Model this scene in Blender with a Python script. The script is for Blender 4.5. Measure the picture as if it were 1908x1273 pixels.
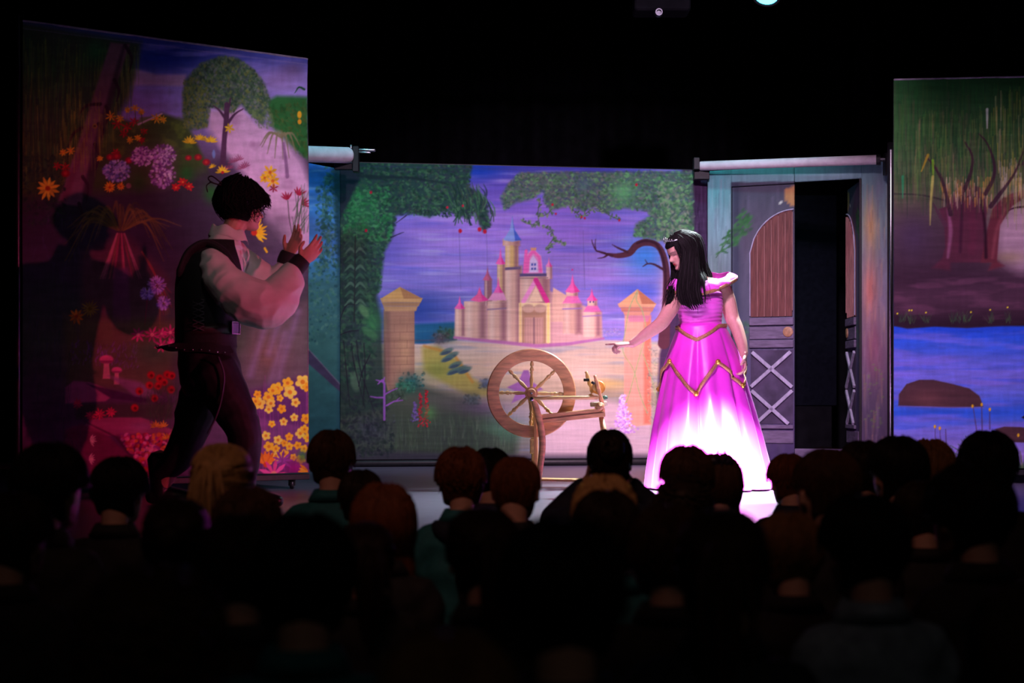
import bpy, math, random
import numpy as np
from mathutils import Vector, Matrix

random.seed(7); RNG = np.random.default_rng(7)
for o in list(bpy.data.objects): bpy.data.objects.remove(o)
SC = bpy.context.scene
COL = SC.collection
PI = math.pi

# ------------------------------------------------------------------ camera, world, lights, exposure
FPX, HORIZON, CAM_H = 2700.0, 740.0, 0.573          # focal length in px, horizon row, lens height above the stage boards
def P(px, py, d):                                    # a pixel of the photograph at depth d (metres) -> point of the hall
    return np.array([(px-954.0)/FPX*d, d, CAM_H-(py-HORIZON)/FPX*d])
cam_d = bpy.data.cameras.new('camera'); cam = bpy.data.objects.new('camera', cam_d); COL.objects.link(cam)
cam.location = (0, 0, CAM_H); cam.rotation_euler = (PI/2, 0, 0)
cam_d.sensor_width = 36.0; cam_d.lens = FPX/1908*36.0
cam_d.shift_y = (HORIZON-636.5)/1908
cam_d.clip_start = 0.05; cam_d.clip_end = 60
cam_d.dof.use_dof = True; cam_d.dof.focus_distance = 10.0; cam_d.dof.aperture_fstop = 2.6
SC.camera = cam
SC.view_settings.view_transform = 'Standard'; SC.view_settings.look = 'None'
SC.view_settings.exposure = 0.0; SC.view_settings.gamma = 1.0
SC.view_settings.use_curve_mapping = False

w = bpy.data.worlds.new('dark_hall'); SC.world = w; w.use_nodes = True
w.node_tree.nodes['Background'].inputs[0].default_value = (0.75, 0.8, 1.0, 1)
w.node_tree.nodes['Background'].inputs[1].default_value = 0.0012

def spot(name, loc, aim, watts, col, angle, blend, size=0.12):
    l = bpy.data.lights.new(name, 'SPOT'); l.energy = watts; l.color = col
    l.spot_size = math.radians(angle); l.spot_blend = blend; l.shadow_soft_size = size
    o = bpy.data.objects.new(name, l); COL.objects.link(o); o.location = loc
    o.rotation_euler = (Vector(aim)-Vector(loc)).to_track_quat('-Z', 'Y').to_euler()
    return o
LAV = (1.0, 0.70, 0.98)                              # lavender-pink gel of the stage wash
spot('wash_centre', (0.9, 5.2, 4.3), (0.55, 12.2, 1.15), 1500, LAV, 44, 1.0)
spot('pool_centre', (2.2, 5.6, 4.2), (0.85, 12.1, 0.60), 2300, (1.0, 0.60, 0.80), 18, 1.0)
spot('wash_left', (0.2, 3.6, 4.0), (-1.18, 9.1, 1.9), 820, (1.0, 0.74, 0.97), 21.5, 1.0)
spot('side_magenta', (6.6, 2.2, 1.75), (-1.22, 7.8, 1.02), 1250, (1.0, 0.08, 0.22), 17.5, 0.9, 0.10)
spot('low_pink_left', (2.6, 5.0, 2.9), (-1.25, 8.9, 0.55), 620, (1.0, 0.70, 0.94), 15.5, 1.0)
spot('wash_right', (2.4, 4.2, 4.2), (3.1, 9.7, 0.8), 1000, (0.95, 0.60, 1.0), 34, 1.0)
spot('wash_door', (1.2, 6.0, 4.3), (2.35, 11.9, 1.2), 800, (1.0, 0.66, 0.9), 26, 1.0)
spot('front_special', (0.80, 5.9, 2.50), (1.25, 8.66, -0.16), 23000, (1.0, 0.84, 0.97), 20.0, 0.75, 0.05)
spot('man_fill', (-0.5, 3.9, 3.4), (-1.42, 7.6, 1.32), 60, (1.0, 0.80, 0.82), 15, 1.0)
spot('dress_pink', (-0.6, 5.0, 3.4), (1.2, 9.0, 0.95), 950, (1.0, 0.42, 0.92), 17, 0.9)
spot('teal_top', (-1.2, 9.6, 4.3), (-1.3, 12.0, 1.3), 130, (0.25, 0.85, 1.0), 60, 1.0)
spot('teal_door', (1.2, 10.6, 4.4), (1.75, 12.0, 2.35), 120, (0.30, 0.90, 1.0), 50, 1.0)
spot('rear_fill', (0.6, -2.5, 4.2), (0.1, 2.6, 0.3), 16, (1.0, 0.85, 0.7), 70, 1.0, 0.5)  # unseen fill spot added to lift the near rows of children
spot('house_spill', (-0.6, 0.6, 4.3), (0.1, 4.9, 0.35), 150, (1.0, 0.42, 0.32), 40, 1.0, 0.5)

# ------------------------------------------------------------------ node materials
def newmat(name):
    m = bpy.data.materials.new(name); m.use_nodes = True
    return m, m.node_tree.nodes, m.node_tree.links, m.node_tree.nodes['Principled BSDF']
def mat(name, col, rough=0.6, var=0.25, scale=30.0, metal=0.0, bump=0.0, stretch=(1, 1, 1), spec=0.4, sheen=0.0, trans=0.0):
    """procedural material: base colour broken up by noise, optional bump"""
    m, N, L, b = newmat(name)
    tc = N.new('ShaderNodeTexCoord'); mp = N.new('ShaderNodeMapping'); mp.inputs['Scale'].default_value = stretch
    nz = N.new('ShaderNodeTexNoise'); nz.inputs['Scale'].default_value = scale; nz.inputs['Detail'].default_value = 4
    L.new(tc.outputs['Object'], mp.inputs['Vector']); L.new(mp.outputs[0], nz.inputs['Vector'])
    cr = N.new('ShaderNodeValToRGB')
    lo = [max(0, c*(1-var)) for c in col]; hi = [min(1, c*(1+var)) for c in col]
    cr.color_ramp.elements[0].color = (*lo, 1); cr.color_ramp.elements[0].position = 0.3
    cr.color_ramp.elements[1].color = (*hi, 1); cr.color_ramp.elements[1].position = 0.7
    L.new(nz.outputs['Fac'], cr.inputs[0]); L.new(cr.outputs[0], b.inputs['Base Color'])
    b.inputs['Roughness'].default_value = rough; b.inputs['Metallic'].default_value = metal
    b.inputs['Specular IOR Level'].default_value = spec
    if sheen: b.inputs['Sheen Weight'].default_value = sheen
    if bump:
        bp = N.new('ShaderNodeBump'); bp.inputs['Strength'].default_value = bump; bp.inputs['Distance'].default_value = 0.004
        L.new(nz.outputs['Fac'], bp.inputs['Height']); L.new(bp.outputs[0], b.inputs['Normal'])
    return m
def paintmat(name, rough=0.85, weave=0.06, spec=0.1):
    """painted surface: colours painted on the mesh ('paint' attribute) with fine weave noise"""
    m, N, L, b = newmat(name)
    at = N.new('ShaderNodeAttribute'); at.attribute_name = 'paint'
    tc = N.new('ShaderNodeTexCoord')
    nz = N.new('ShaderNodeTexNoise'); nz.inputs['Scale'].default_value = 220; nz.inputs['Detail'].default_value = 2
    L.new(tc.outputs['Object'], nz.inputs['Vector'])
    mr = N.new('ShaderNodeMapRange'); mr.inputs['To Min'].default_value = 1-weave*2; mr.inputs['To Max'].default_value = 1+weave*2
    L.new(nz.outputs['Fac'], mr.inputs['Value'])
    mx = N.new('ShaderNodeVectorMath'); mx.operation = 'SCALE'
    L.new(at.outputs['Color'], mx.inputs[0]); L.new(mr.outputs[0], mx.inputs['Scale'])
    L.new(mx.outputs[0], b.inputs['Base Color'])
    b.inputs['Roughness'].default_value = rough; b.inputs['Specular IOR Level'].default_value = spec
    return m
def emit(name, col, strength):
    m, N, L, b = newmat(name)
    b.inputs['Base Color'].default_value = (*col, 1)
    b.inputs['Emission Color'].default_value = (*col, 1); b.inputs['Emission Strength'].default_value = strength
    return m

# ------------------------------------------------------------------ mesh helpers
class Raw:
    def __init__(s): s.V = []; s.F = []; s.n = 0
    def add(s, V, F=None):
        if F is None: V, F = V
        V = np.asarray(V, float).reshape(-1, 3)
        s.V.append(V); s.F += [tuple(i+s.n for i in f) for f in F]; s.n += len(V); return s
    def get(s): return np.vstack(s.V), s.F
def cr(pts, k=6, *extra):
    """Catmull-Rom resampling of points (and per-point values)"""
    A = np.hstack([np.asarray(pts, float)] + [np.asarray(e, float).reshape(len(pts), -1) for e in extra])
    Q = np.vstack([2*A[0]-A[1], A, 2*A[-1]-A[-2]]); out = []
    for i in range(1, len(Q)-2):
        p0, p1, p2, p3 = Q[i-1], Q[i], Q[i+1], Q[i+2]
        for t in np.arange(k)/k:
            out.append(0.5*((2*p1)+(-p0+p2)*t+(2*p0-5*p1+4*p2-p3)*t*t+(-p0+3*p1-3*p2+p3)*t**3))
    out.append(A[-1]); out = np.array(out)
    if not extra: return out
    res = [out[:, :3]]; c = 3
    for e in extra:
        w_ = np.asarray(e, float).reshape(len(pts), -1).shape[1]
        res.append(out[:, c:c+w_] if w_ > 1 else out[:, c]); c += w_
    return res
def frames(pts, up=None):
    T = np.gradient(pts, axis=0); T /= np.linalg.norm(T, axis=1)[:, None]+1e-12
    n = np.array(up if up is not None else ((0, 0, 1) if abs(T[0][2]) < 0.9 else (0, 1, 0)), float)
    Ns = []
    for t in T:
        n = n - t*np.dot(n, t); n = n/(np.linalg.norm(n)+1e-12); Ns.append(n.copy())
    Ns = np.array(Ns); return T, Ns, np.cross(T, Ns)
def tube(pts, rad, n=10, up=None, caps=True, k=0):
    pts = np.asarray(pts, float); rad = np.asarray(rad, float)
    if rad.ndim == 0: rad = np.full(len(pts), float(rad))
    if k: pts, rad = cr(pts, k, rad)
    if rad.ndim == 1: rad = np.stack([rad, rad], 1)
    rad = np.maximum(rad, 1e-4)
    T, Nn, B = frames(pts, up)
    a = np.arange(n)*2*PI/n; ca, sa = np.cos(a), np.sin(a)
    rings = []
    def ring(p, i, s): return p + np.outer(ca*rad[i, 0]*s, Nn[i]) + np.outer(sa*rad[i, 1]*s, B[i])
    if caps:
        m0 = rad[0].mean(); m1 = rad[-1].mean()
        rings.append(ring(pts[0]-T[0]*m0*0.5, 0, 0.7))
    for i in range(len(pts)): rings.append(ring(pts[i], i, 1.0))
    if caps: rings.append(ring(pts[-1]+T[-1]*m1*0.5, -1, 0.7))
    V = np.vstack(rings); F = []; R = len(rings)
    for r in range(R-1):
        for j in range(n):
            F.append((r*n+j, r*n+(j+1) % n, (r+1)*n+(j+1) % n, (r+1)*n+j))
    if caps:
        V = np.vstack([V, pts[0]-T[0]*m0*0.72, pts[-1]+T[-1]*m1*0.72]); a0 = len(V)-2; b0 = len(V)-1
        for j in range(n):
            F.append((a0, (j+1) % n, j)); F.append((b0, (R-1)*n+j, (R-1)*n+(j+1) % n))
    return V, F
def loft(rings, cap=True):
    """closed loft of equal-length vertex rings"""
    n = len(rings[0]); V = np.vstack(rings); F = []
    for r in range(len(rings)-1):
        for j in range(n): F.append((r*n+j, r*n+(j+1) % n, (r+1)*n+(j+1) % n, (r+1)*n+j))
    if cap:
        V = np.vstack([V, np.mean(rings[0], 0), np.mean(rings[-1], 0)]); a, b = len(V)-2, len(V)-1
        for j in range(n):
            F.append((a, (j+1) % n, j)); F.append((b, (len(rings)-1)*n+j, (len(rings)-1)*n+(j+1) % n))
    return V, F
def ell_ring(c, rx, ry, n=32, rot=0.0, p=2.0):
    a = np.arange(n)*2*PI/n; ca, sa = np.cos(a), np.sin(a)
    x = rx*np.sign(ca)*np.abs(ca)**(2/p); y = ry*np.sign(sa)*np.abs(sa)**(2/p)
    return np.stack([c[0]+x*math.cos(rot)-y*math.sin(rot), c[1]+x*math.sin(rot)+y*math.cos(rot), np.full(n, c[2])], 1)
def ball(c, r, nu=14, nv=9, M=None):
    r = np.broadcast_to(np.asarray(r, float), (3,)); V = [[0, 0, -1.0]]
    for i in range(1, nv):
        ph = -PI/2+PI*i/nv
        for j in range(nu): V.append([math.cos(ph)*math.cos(2*PI*j/nu), math.cos(ph)*math.sin(2*PI*j/nu), math.sin(ph)])
    V.append([0, 0, 1.0]); V = np.array(V)*r; F = []
    for j in range(nu): F.append((0, 1+(j+1) % nu, 1+j))
    for i in range(nv-2):
        for j in range(nu):
            a = 1+i*nu; F.append((a+j, a+(j+1) % nu, a+nu+(j+1) % nu, a+nu+j))
    t = len(V)-1; a = 1+(nv-2)*nu
    for j in range(nu): F.append((t, a+j, a+(j+1) % nu))
    if M is not None: V = V @ np.asarray(M).T
    return V+np.asarray(c, float), F
def box(c, s, M=None, bev=0.0):
    """box with chamfered long edges; c centre, s full sizes, M 3x3 orientation (rows = axes)"""
    x, y, z = np.asarray(s, float)/2; b = min(bev, x*0.9, y*0.9, z*0.9)
    if b <= 0:
        V = np.array([[i*x, j*y, k*z] for i in (-1, 1) for j in (-1, 1) for k in (-1, 1)])
        F = [(0, 1, 3, 2), (4, 6, 7, 5), (0, 4, 5, 1), (2, 3, 7, 6), (0, 2, 6, 4), (1, 5, 7, 3)]
    else:
        prof = [(x-b, y), (x, y-b), (x, -y+b), (x-b, -y), (-x+b, -y), (-x, -y+b), (-x, y-b), (-x+b, y)]
        V = []
        for zz, s_ in ((-z, b), (-z+b, 0), (z-b, 0), (z, b)):
            for (px, py) in prof: V.append([px-np.sign(px)*s_*(abs(px) > x-b-1e-9)*0.9, py-np.sign(py)*s_*(abs(py) > y-b-1e-9)*0.9, zz])
        V = np.array(V); F = []
        for r in range(3):
            for j in range(8): F.append((r*8+(j+1) % 8, r*8+j, (r+1)*8+j, (r+1)*8+(j+1) % 8))
        F.append(tuple(range(8))); F.append(tuple(range(31, 23, -1)))
    if M is not None: V = V @ np.asarray(M)
    return V+np.asarray(c, float), F
def bar(a, b, wd, th, up=(0, 0, 1), bev=0.003):
    """straight plank from a to b, wd across (towards up), th the other way"""
    a = np.asarray(a, float); b = np.asarray(b, float); t = b-a; L = np.linalg.norm(t); t /= L
    u = np.asarray(up, float); u = u-t*np.dot(u, t); u /= np.linalg.norm(u); s = np.cross(t, u)
    return box((a+b)/2, (s_ := (th, wd, L)), np.array([s, u, t]), bev)
def lathe(a, b, prof, n=16):
    """turned shape from a to b; prof = [(fraction along, radius), ...]"""
    a = np.asarray(a, float); b = np.asarray(b, float)
    pts = [a+(b-a)*f for f, r in prof]; t = (b-a)/np.linalg.norm(b-a)
    u = np.array((0, 0, 1.0)) if abs(t[2]) < 0.9 else np.array((0, 1.0, 0)); u -= t*np.dot(u, t); u /= np.linalg.norm(u); v = np.cross(t, u)
    an = np.arange(n)*2*PI/n
    rings = [p+np.outer(np.cos(an)*r, u)+np.outer(np.sin(an)*r, v) for p, (f, r) in zip(pts, prof)]
    return loft(rings)
def link(name, V, F, m=None, parent=None, smooth=True, origin=None):
    V = np.asarray(V, float)
    if origin is not None: V = V-np.asarray(origin)
    me = bpy.data.meshes.new(name); me.from_pydata(V.tolist(), [], F)
    if m is not None: me.materials.append(m)
    if smooth: me.polygons.foreach_set('use_smooth', [True]*len(me.polygons))
    me.update()
    o = bpy.data.objects.new(name, me); COL.objects.link(o)
    if parent is not None: o.parent = parent
    return o
def sharp(o, ang=40):
    me = o.data
    try: me.set_sharp_from_angle(angle=math.radians(ang))
    except Exception: pass
    return o
def remesh(raw, voxel, it=4, fac=0.5):
    V, F = raw.get()
    o = link('tmp', V, F)
    md = o.modifiers.new('r', 'REMESH'); md.mode = 'VOXEL'; md.voxel_size = voxel
    if it:
        s = o.modifiers.new('s', 'SMOOTH'); s.iterations = it; s.factor = fac
    dg = bpy.context.evaluated_depsgraph_get(); e = o.evaluated_get(dg); me = e.to_mesh()
    v = np.empty(len(me.vertices)*3); me.vertices.foreach_get('co', v); v = v.reshape(-1, 3)
    f = [tuple(p.vertices) for p in me.polygons]
    e.to_mesh_clear(); m_ = o.data; bpy.data.objects.remove(o); bpy.data.meshes.remove(m_)
    return v, f
def setcol(o, C, name='paint'):
    a = o.data.color_attributes.new(name, 'FLOAT_COLOR', 'POINT')
    C = np.hstack([np.clip(C, 0, 1), np.ones((len(C), 1))]).astype(np.float32)
    a.data.foreach_set('color', C.ravel()); return o
def thing(name, label, cat, loc=(0, 0, 0), group=None, rz=0.0):
    o = bpy.data.objects.new(name, None); COL.objects.link(o); o.location = tuple(loc); o.rotation_euler = (0, 0, rz)
    o.empty_display_size = 0.1
    return tag(o, label, cat, group)
def tag(o, label=None, cat=None, group=None, kind=None):
    if label: o['label'] = label
    if cat: o['category'] = cat
    if group: o['group'] = group
    if kind: o['kind'] = kind
    return o
class Kit:
    """adds parts, given in hall coordinates, to one thing"""
    def __init__(s, root): s.root = root; s.o = np.array(root.location)
    def part(s, name, VF, m, parent=None, smooth=True, label=None, sharpen=None):
        o = link(name, VF[0], VF[1], m, parent or s.root, smooth, s.o)
        if label: o['label'] = label
        if sharpen: sharp(o, sharpen)
        return o
_nzcache = {}
def vnoise(h, w_, sy, sx, seed=0, octv=3):
    """smooth value noise in 0..1, cell sizes sy, sx in px"""
    r = np.random.default_rng(seed); out = np.zeros((h, w_)); amp = 1; tot = 0
    for o in range(octv):
        cy, cx = max(sy/2**o, 1.01), max(sx/2**o, 1.01)
        g = r.random((int(h/cy)+3, int(w_/cx)+3))
        yy = np.arange(h)/cy; xx = np.arange(w_)/cx
        y0 = yy.astype(int); x0 = xx.astype(int); fy = (yy-y0)[:, None]; fx = (xx-x0)[None, :]
        fy = fy*fy*(3-2*fy); fx = fx*fx*(3-2*fx)
        a = g[y0][:, x0]; b = g[y0][:, x0+1]; c = g[y0+1][:, x0]; d = g[y0+1][:, x0+1]
        out += amp*((a*(1-fx)+b*fx)*(1-fy)+(c*(1-fx)+d*fx)*fy); tot += amp; amp *= 0.5
    return out/tot
# ------------------------------------------------------------------ scenic painting: brushes on a canvas
class Canvas:
    def __init__(s, x0, y0, x1, y1, base=(60, 60, 60), ss=1.0):
        s.x0, s.y0, s.x1, s.y1, s.ss = x0, y0, x1, y1, ss
        s.h = int((y1-y0)*ss)+1; s.w = int((x1-x0)*ss)+1
        s.A = np.empty((s.h, s.w, 3)); s.A[:] = np.array(base)/255.
        s.r = np.random.default_rng(11)
    def win(s, xa, ya, xb, yb):
        i0 = max(0, int((ya-s.y0)*s.ss)); i1 = min(s.h, int((yb-s.y0)*s.ss)+2)
        j0 = max(0, int((xa-s.x0)*s.ss)); j1 = min(s.w, int((xb-s.x0)*s.ss)+2)
        if i1 <= i0 or j1 <= j0: return None
        Y = (np.arange(i0, i1)/s.ss+s.y0)[:, None]; X = (np.arange(j0, j1)/s.ss+s.x0)[None, :]
        return (slice(i0, i1), slice(j0, j1)), X, Y
    def mix(s, sl, m, col):
        s.A[sl] = s.A[sl]*(1-m[..., None])+np.array(col)/255.*m[..., None]
    def vgrad(s, stops, poly=None, soft=2, a=1.0):
        ys = [p[0] for p in stops]; Y = np.arange(s.h)/s.ss+s.y0
        g = np.stack([np.interp(Y, ys, [p[1][k]/255. for p in stops]) for k in range(3)], 1)
        g = np.broadcast_to(g[:, None, :], s.A.shape)
        if poly is None: s.A = s.A*(1-a)+g*a
        else:
            r = s.pmask(poly, soft)
            if r is None: return
            sl, m = r; m = (m*a)[..., None]; s.A[sl] = s.A[sl]*(1-m)+g[sl]*m
    def pmask(s, pts, soft=1.0):
        p = np.asarray(pts, float); q = s.win(p[:, 0].min()-soft, p[:, 1].min()-soft, p[:, 0].max()+soft, p[:, 1].max()+soft)
        if q is None: return None
        sl, X, Y = q; ins = np.zeros((Y.shape[0], X.shape[1]), bool); D = np.full(ins.shape, 1e9)
        for i in range(len(p)):
            (x1, y1), (x2, y2) = p[i], p[(i+1) % len(p)]
            if y1 != y2:
                c = ((y1 > Y) != (y2 > Y)) & (X < (x2-x1)*(Y-y1)/(y2-y1)+x1); ins ^= c
            dx, dy = x2-x1, y2-y1; t = np.clip(((X-x1)*dx+(Y-y1)*dy)/(dx*dx+dy*dy+1e-9), 0, 1)
            D = np.minimum(D, np.hypot(X-x1-t*dx, Y-y1-t*dy))
        sd = np.where(ins, D, -D)
        return sl, np.clip(sd/soft+0.5, 0, 1)
    def poly(s, pts, col, soft=1.2, a=1.0):
        r = s.pmask(pts, soft)
        if r is not None: s.mix(r[0], r[1]*a, col)
    def line(s, pts, wd, col, soft=1.0, a=1.0):
        p = np.asarray(pts, float); wd = np.broadcast_to(np.asarray(wd, float), (len(p),)) if np.ndim(wd) == 0 else np.interp(np.linspace(0, 1, len(p)), np.linspace(0, 1, len(wd)), wd)
        M = wd.max()/2+soft; q = s.win(p[:, 0].min()-M, p[:, 1].min()-M, p[:, 0].max()+M, p[:, 1].max()+M)
        if q is None: return
        sl, X, Y = q; D = np.full((Y.shape[0], X.shape[1]), -1e9)
        for i in range(len(p)-1):
            (x1, y1), (x2, y2) = p[i], p[i+1]; dx, dy = x2-x1, y2-y1
            t = np.clip(((X-x1)*dx+(Y-y1)*dy)/(dx*dx+dy*dy+1e-9), 0, 1)
            D = np.maximum(D, (wd[i]*(1-t)+wd[i+1]*t)/2-np.hypot(X-x1-t*dx, Y-y1-t*dy))
        s.mix(sl, np.clip(D/soft+0.5, 0, 1)*a, col)
    def curve(s, pts, wd, col, soft=1.0, a=1.0, k=5):
        q = cr(np.hstack([np.asarray(pts, float), np.zeros((len(pts), 1))]), k)[:, :2]
        s.line(q, wd, col, soft, a)
    def ell(s, cx, cy, rx, ry, col, rot=0.0, soft=0.3, a=1.0):
        R = max(rx, ry)*(1+soft)+1; q = s.win(cx-R, cy-R, cx+R, cy+R)
        if q is None: return
        sl, X, Y = q; c, n = math.cos(rot), math.sin(rot)
        u = ((X-cx)*c+(Y-cy)*n)/rx; v = (-(X-cx)*n+(Y-cy)*c)/ry
        s.mix(sl, np.clip((1-np.hypot(u, v))/max(soft, 0.02)+0.5, 0, 1)*a, col)
    def glow(s, cx, cy, rx, ry, col, a=1.0):
        q = s.win(cx-rx*2, cy-ry*2, cx+rx*2, cy+ry*2)
        if q is None: return
        sl, X, Y = q; s.mix(sl, np.exp(-(((X-cx)/rx)**2+((Y-cy)/ry)**2)*1.5)*a, col)
    def inside(s, pts, n):
        p = np.asarray(pts, float); out = []
        lo, hi = p.min(0), p.max(0)
        while len(out) < n:
            c = lo+(hi-lo)*s.r.random((n*2, 2)); ins = np.zeros(len(c), bool)
            for i in range(len(p)):
                (x1, y1), (x2, y2) = p[i], p[(i+1) % len(p)]
                if y1 != y2: ins ^= ((y1 > c[:, 1]) != (y2 > c[:, 1])) & (c[:, 0] < (x2-x1)*(c[:, 1]-y1)/(y2-y1)+x1)
            out += c[ins].tolist()
        return out[:n]
    def dabs(s, pts, n, cols, rx, ry, rot=0.0, jit=0.6, a=0.8, soft=0.4):
        for (x, y) in s.inside(pts, n):
            k = s.r.uniform(0.6, 1.4); s.ell(x, y, rx*k, ry*k, cols[s.r.integers(len(cols))], rot+s.r.normal()*jit, soft, a*s.r.uniform(0.5, 1))
    def strokes(s, pts, n, cols, length, wd, ang=PI/2, jit=0.05, a=0.5):
        for (x, y) in s.inside(pts, n):
            l = length*s.r.uniform(0.4, 1.2); t = ang+s.r.normal()*jit
            s.line([(x, y), (x+l*math.cos(t), y+l*math.sin(t))], [wd, wd*0.5], cols[s.r.integers(len(cols))], 1.0, a*s.r.uniform(0.4, 1))
    def flower(s, x, y, r, n, col, ctr=None, wd=None, a0=None, sq=1.0, arc=2*PI, a=1.0):
        a0 = s.r.uniform(0, 6) if a0 is None else a0
        for i in range(n):
            t = a0+arc*i/n; l = r*s.r.uniform(0.8, 1.1); q = s.r.uniform(0.85, 1.12)
            s.line([(x+0.15*l*math.cos(t), y+0.15*l*math.sin(t)*sq), (x+0.65*l*math.cos(t), y+0.65*l*math.sin(t)*sq), (x+l*math.cos(t), y+l*math.sin(t)*sq)], np.array([0.5, 1, 0.3])*(wd or r*0.36), np.array(col)*q, 1.0, a)
        if ctr is not None: s.ell(x, y, r*0.22, r*0.22, ctr)
    def grain(s, amp=0.12, sx=40, sy=5, seed=3):
        n = vnoise(s.h, s.w, sy, sx, seed)-0.5; s.A *= (1+amp*2*n)[..., None]
    def tint(s, col, thr, sx, sy, seed, a=0.5, poly=None, soft=3):
        n = np.clip((vnoise(s.h, s.w, sy, sx, seed)-thr)*5, 0, 1)*a
        if poly is None: s.mix((slice(None), slice(None)), n, col)
        else:
            sl, m = s.pmask(poly, soft); s.mix(sl, n[sl]*m, col)
    def sample(s, X, Y):
        u = np.clip((X-s.x0)*s.ss, 0, s.w-1.001); v = np.clip((Y-s.y0)*s.ss, 0, s.h-1.001)
        j = u.astype(int); i = v.astype(int); fu = (u-j)[..., None]; fv = (v-i)[..., None]
        A = s.A; return (A[i, j]*(1-fu)+A[i, j+1]*fu)*(1-fv)+(A[i+1, j]*(1-fu)+A[i+1, j+1]*fu)*fv
def lin(c): c = np.clip(c, 0, 1); return np.where(c <= 0.04045, c/12.92, ((c+0.055)/1.055)**2.4)
def pigment(c, gel, gain): return np.clip(lin(c)*gain/np.array(gel), 0.002, 0.92)
def homog(src, dst):
    A = []
    for (x, y), (u, v) in zip(src, dst):
        A.append([x, y, 1, 0, 0, 0, -u*x, -u*y, -u]); A.append([0, 0, 0, x, y, 1, -v*x, -v*y, -v])
    return np.linalg.svd(np.array(A))[2][-1].reshape(3, 3)

# ------------------------------------------------------------------ painting 1: castle backdrop (middle)
def paint_castle():
    C = Canvas(625, 295, 1325, 872); 
    C.vgrad([(300, (56, 60, 165)), (345, (104, 80, 190)), (420, (156, 110, 214)), (500, (150, 118, 210)), (580, (124, 108, 196)), (650, (150, 130, 200))])
    C.tint((80, 88, 205), 0.55, 130, 12, 5, 0.4); C.tint((178, 128, 222), 0.5, 110, 9, 6, 0.55); C.tint((205, 190, 240), 0.62, 90, 6, 9, 0.4)
    C.glow(770, 575, 90, 45, (34, 58, 140), 0.85); C.glow(1200, 478, 50, 45, (70, 130, 228), 0.9); C.glow(1190, 545, 60, 18, (66, 86, 205), 0.7)
    C.glow(890, 318, 60, 22, (26, 60, 175), 0.9); C.glow(720, 470, 60, 60, (66, 62, 160), 0.5); C.glow(1040, 420, 120, 40, (158, 112, 218), 0.5)
    C.glow(1240, 560, 16, 90, (235, 165, 185), 0.7)
    # sea and meadow
    C.poly([(770, 604), (850, 600), (850, 642), (770, 642)], (34, 84, 130), 6); C.line([(775, 618), (840, 616)], 4, (50, 100, 140), 3, 0.6)
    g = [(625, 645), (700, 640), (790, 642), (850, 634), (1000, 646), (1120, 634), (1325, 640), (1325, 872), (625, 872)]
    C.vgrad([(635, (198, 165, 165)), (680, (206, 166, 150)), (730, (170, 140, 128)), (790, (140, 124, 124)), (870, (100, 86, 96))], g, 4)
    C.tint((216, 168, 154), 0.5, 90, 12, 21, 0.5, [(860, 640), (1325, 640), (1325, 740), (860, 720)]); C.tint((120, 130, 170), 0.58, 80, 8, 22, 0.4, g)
    C.poly([(785, 648), (815, 644), (850, 668), (880, 705), (930, 735), (880, 742), (830, 715), (790, 690)], (168, 142, 70), 10, 0.85)
    C.glow(815, 690, 40, 26, (110, 120, 62), 0.6); C.line([(790, 645), (845, 660), (880, 712)], 5, (186, 122, 60), 4, 0.8)
    C.poly([(625, 700), (780, 716), (880, 748), (940, 770), (965, 810), (960, 872), (625, 872)], (58, 64, 56), 16, 0.9)
    C.glow(830, 745, 90, 24, (92, 82, 84), 0.7); C.glow(900, 760, 60, 18, (110, 70, 120), 0.5); C.glow(940, 800, 50, 30, (76, 116, 96), 0.7)
    C.poly([(1000, 745), (1100, 742), (1215, 760), (1215, 862), (1000, 860)], (226, 176, 202), 14, 0.75); C.glow(1085, 690, 60, 30, (232, 190, 186), 0.7)
    C.glow(1130, 716, 45, 12, (226, 176, 116), 0.8); C.glow(1040, 800, 40, 40, (214, 168, 190), 0.5)
    C.poly([(790, 805), (825, 772), (850, 770), (885, 800), (930, 815), (930, 835), (790, 835)], (66, 70, 66), 5, 0.7)
    C.strokes([(640, 800), (960, 780), (970, 850), (640, 850)], 420, [(120, 124, 110), (60, 76, 60), (88, 110, 84), (48, 50, 60)], 26, 1.6, -PI/2, 0.08, 0.35)
    C.poly([(625, 838), (960, 848), (1320, 846), (1320, 872), (625, 872)], (60, 50, 70), 10, 0.75)
    for (x, y, r, cl) in [(835, 624, 20, (60, 84, 66)), (820, 632, 16, (84, 70, 80)), (905, 716, 14, (70, 74, 96)), (690, 800, 46, (60, 58, 72)), (880, 745, 16, (70, 72, 80))]:
        C.glow(x, y, r, r*0.8, cl, 0.95); C.dabs([(x-r, y-r*.7), (x+r, y-r*.7), (x+r, y+r*.5), (x-r, y+r*.5)], 36, [np.array(cl)*1.3, np.array(cl)*0.7], 3, 1.8, 0.4, 0.8, 0.5)
    for (x, y) in [(832, 655), (842, 662), (834, 668), (848, 680), (858, 688), (845, 692), (866, 690)]: C.ell(x, y, 13, 5, (78, 100, 104), -0.4, 0.5, 0.85); C.ell(x-2, y+3, 10, 3, (54, 62, 90), -0.3, 0.5, 0.7)
    # castle
    ST, SD, SL, PK, PD, VI = (214, 158, 150), (146, 92, 108), (234, 190, 186), (236, 96, 176), (216, 52, 140), (150, 106, 186)
    def tower(x0, x1, y0, y1, c=ST, sh=True):
        C.poly([(x0, y0), (x1, y0), (x1, y1), (x0, y1)], c, 1.5)
        if sh:
            w_ = x1-x0; C.poly([(x1-w_*.3, y0), (x1, y0), (x1, y1), (x1-w_*.3, y1)], SD, w_*.25, 0.85); C.poly([(x0+w_*.1, y0), (x0+w_*.35, y0), (x0+w_*.35, y1), (x0+w_*.1, y1)], SL, w_*.2, 0.6)
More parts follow.
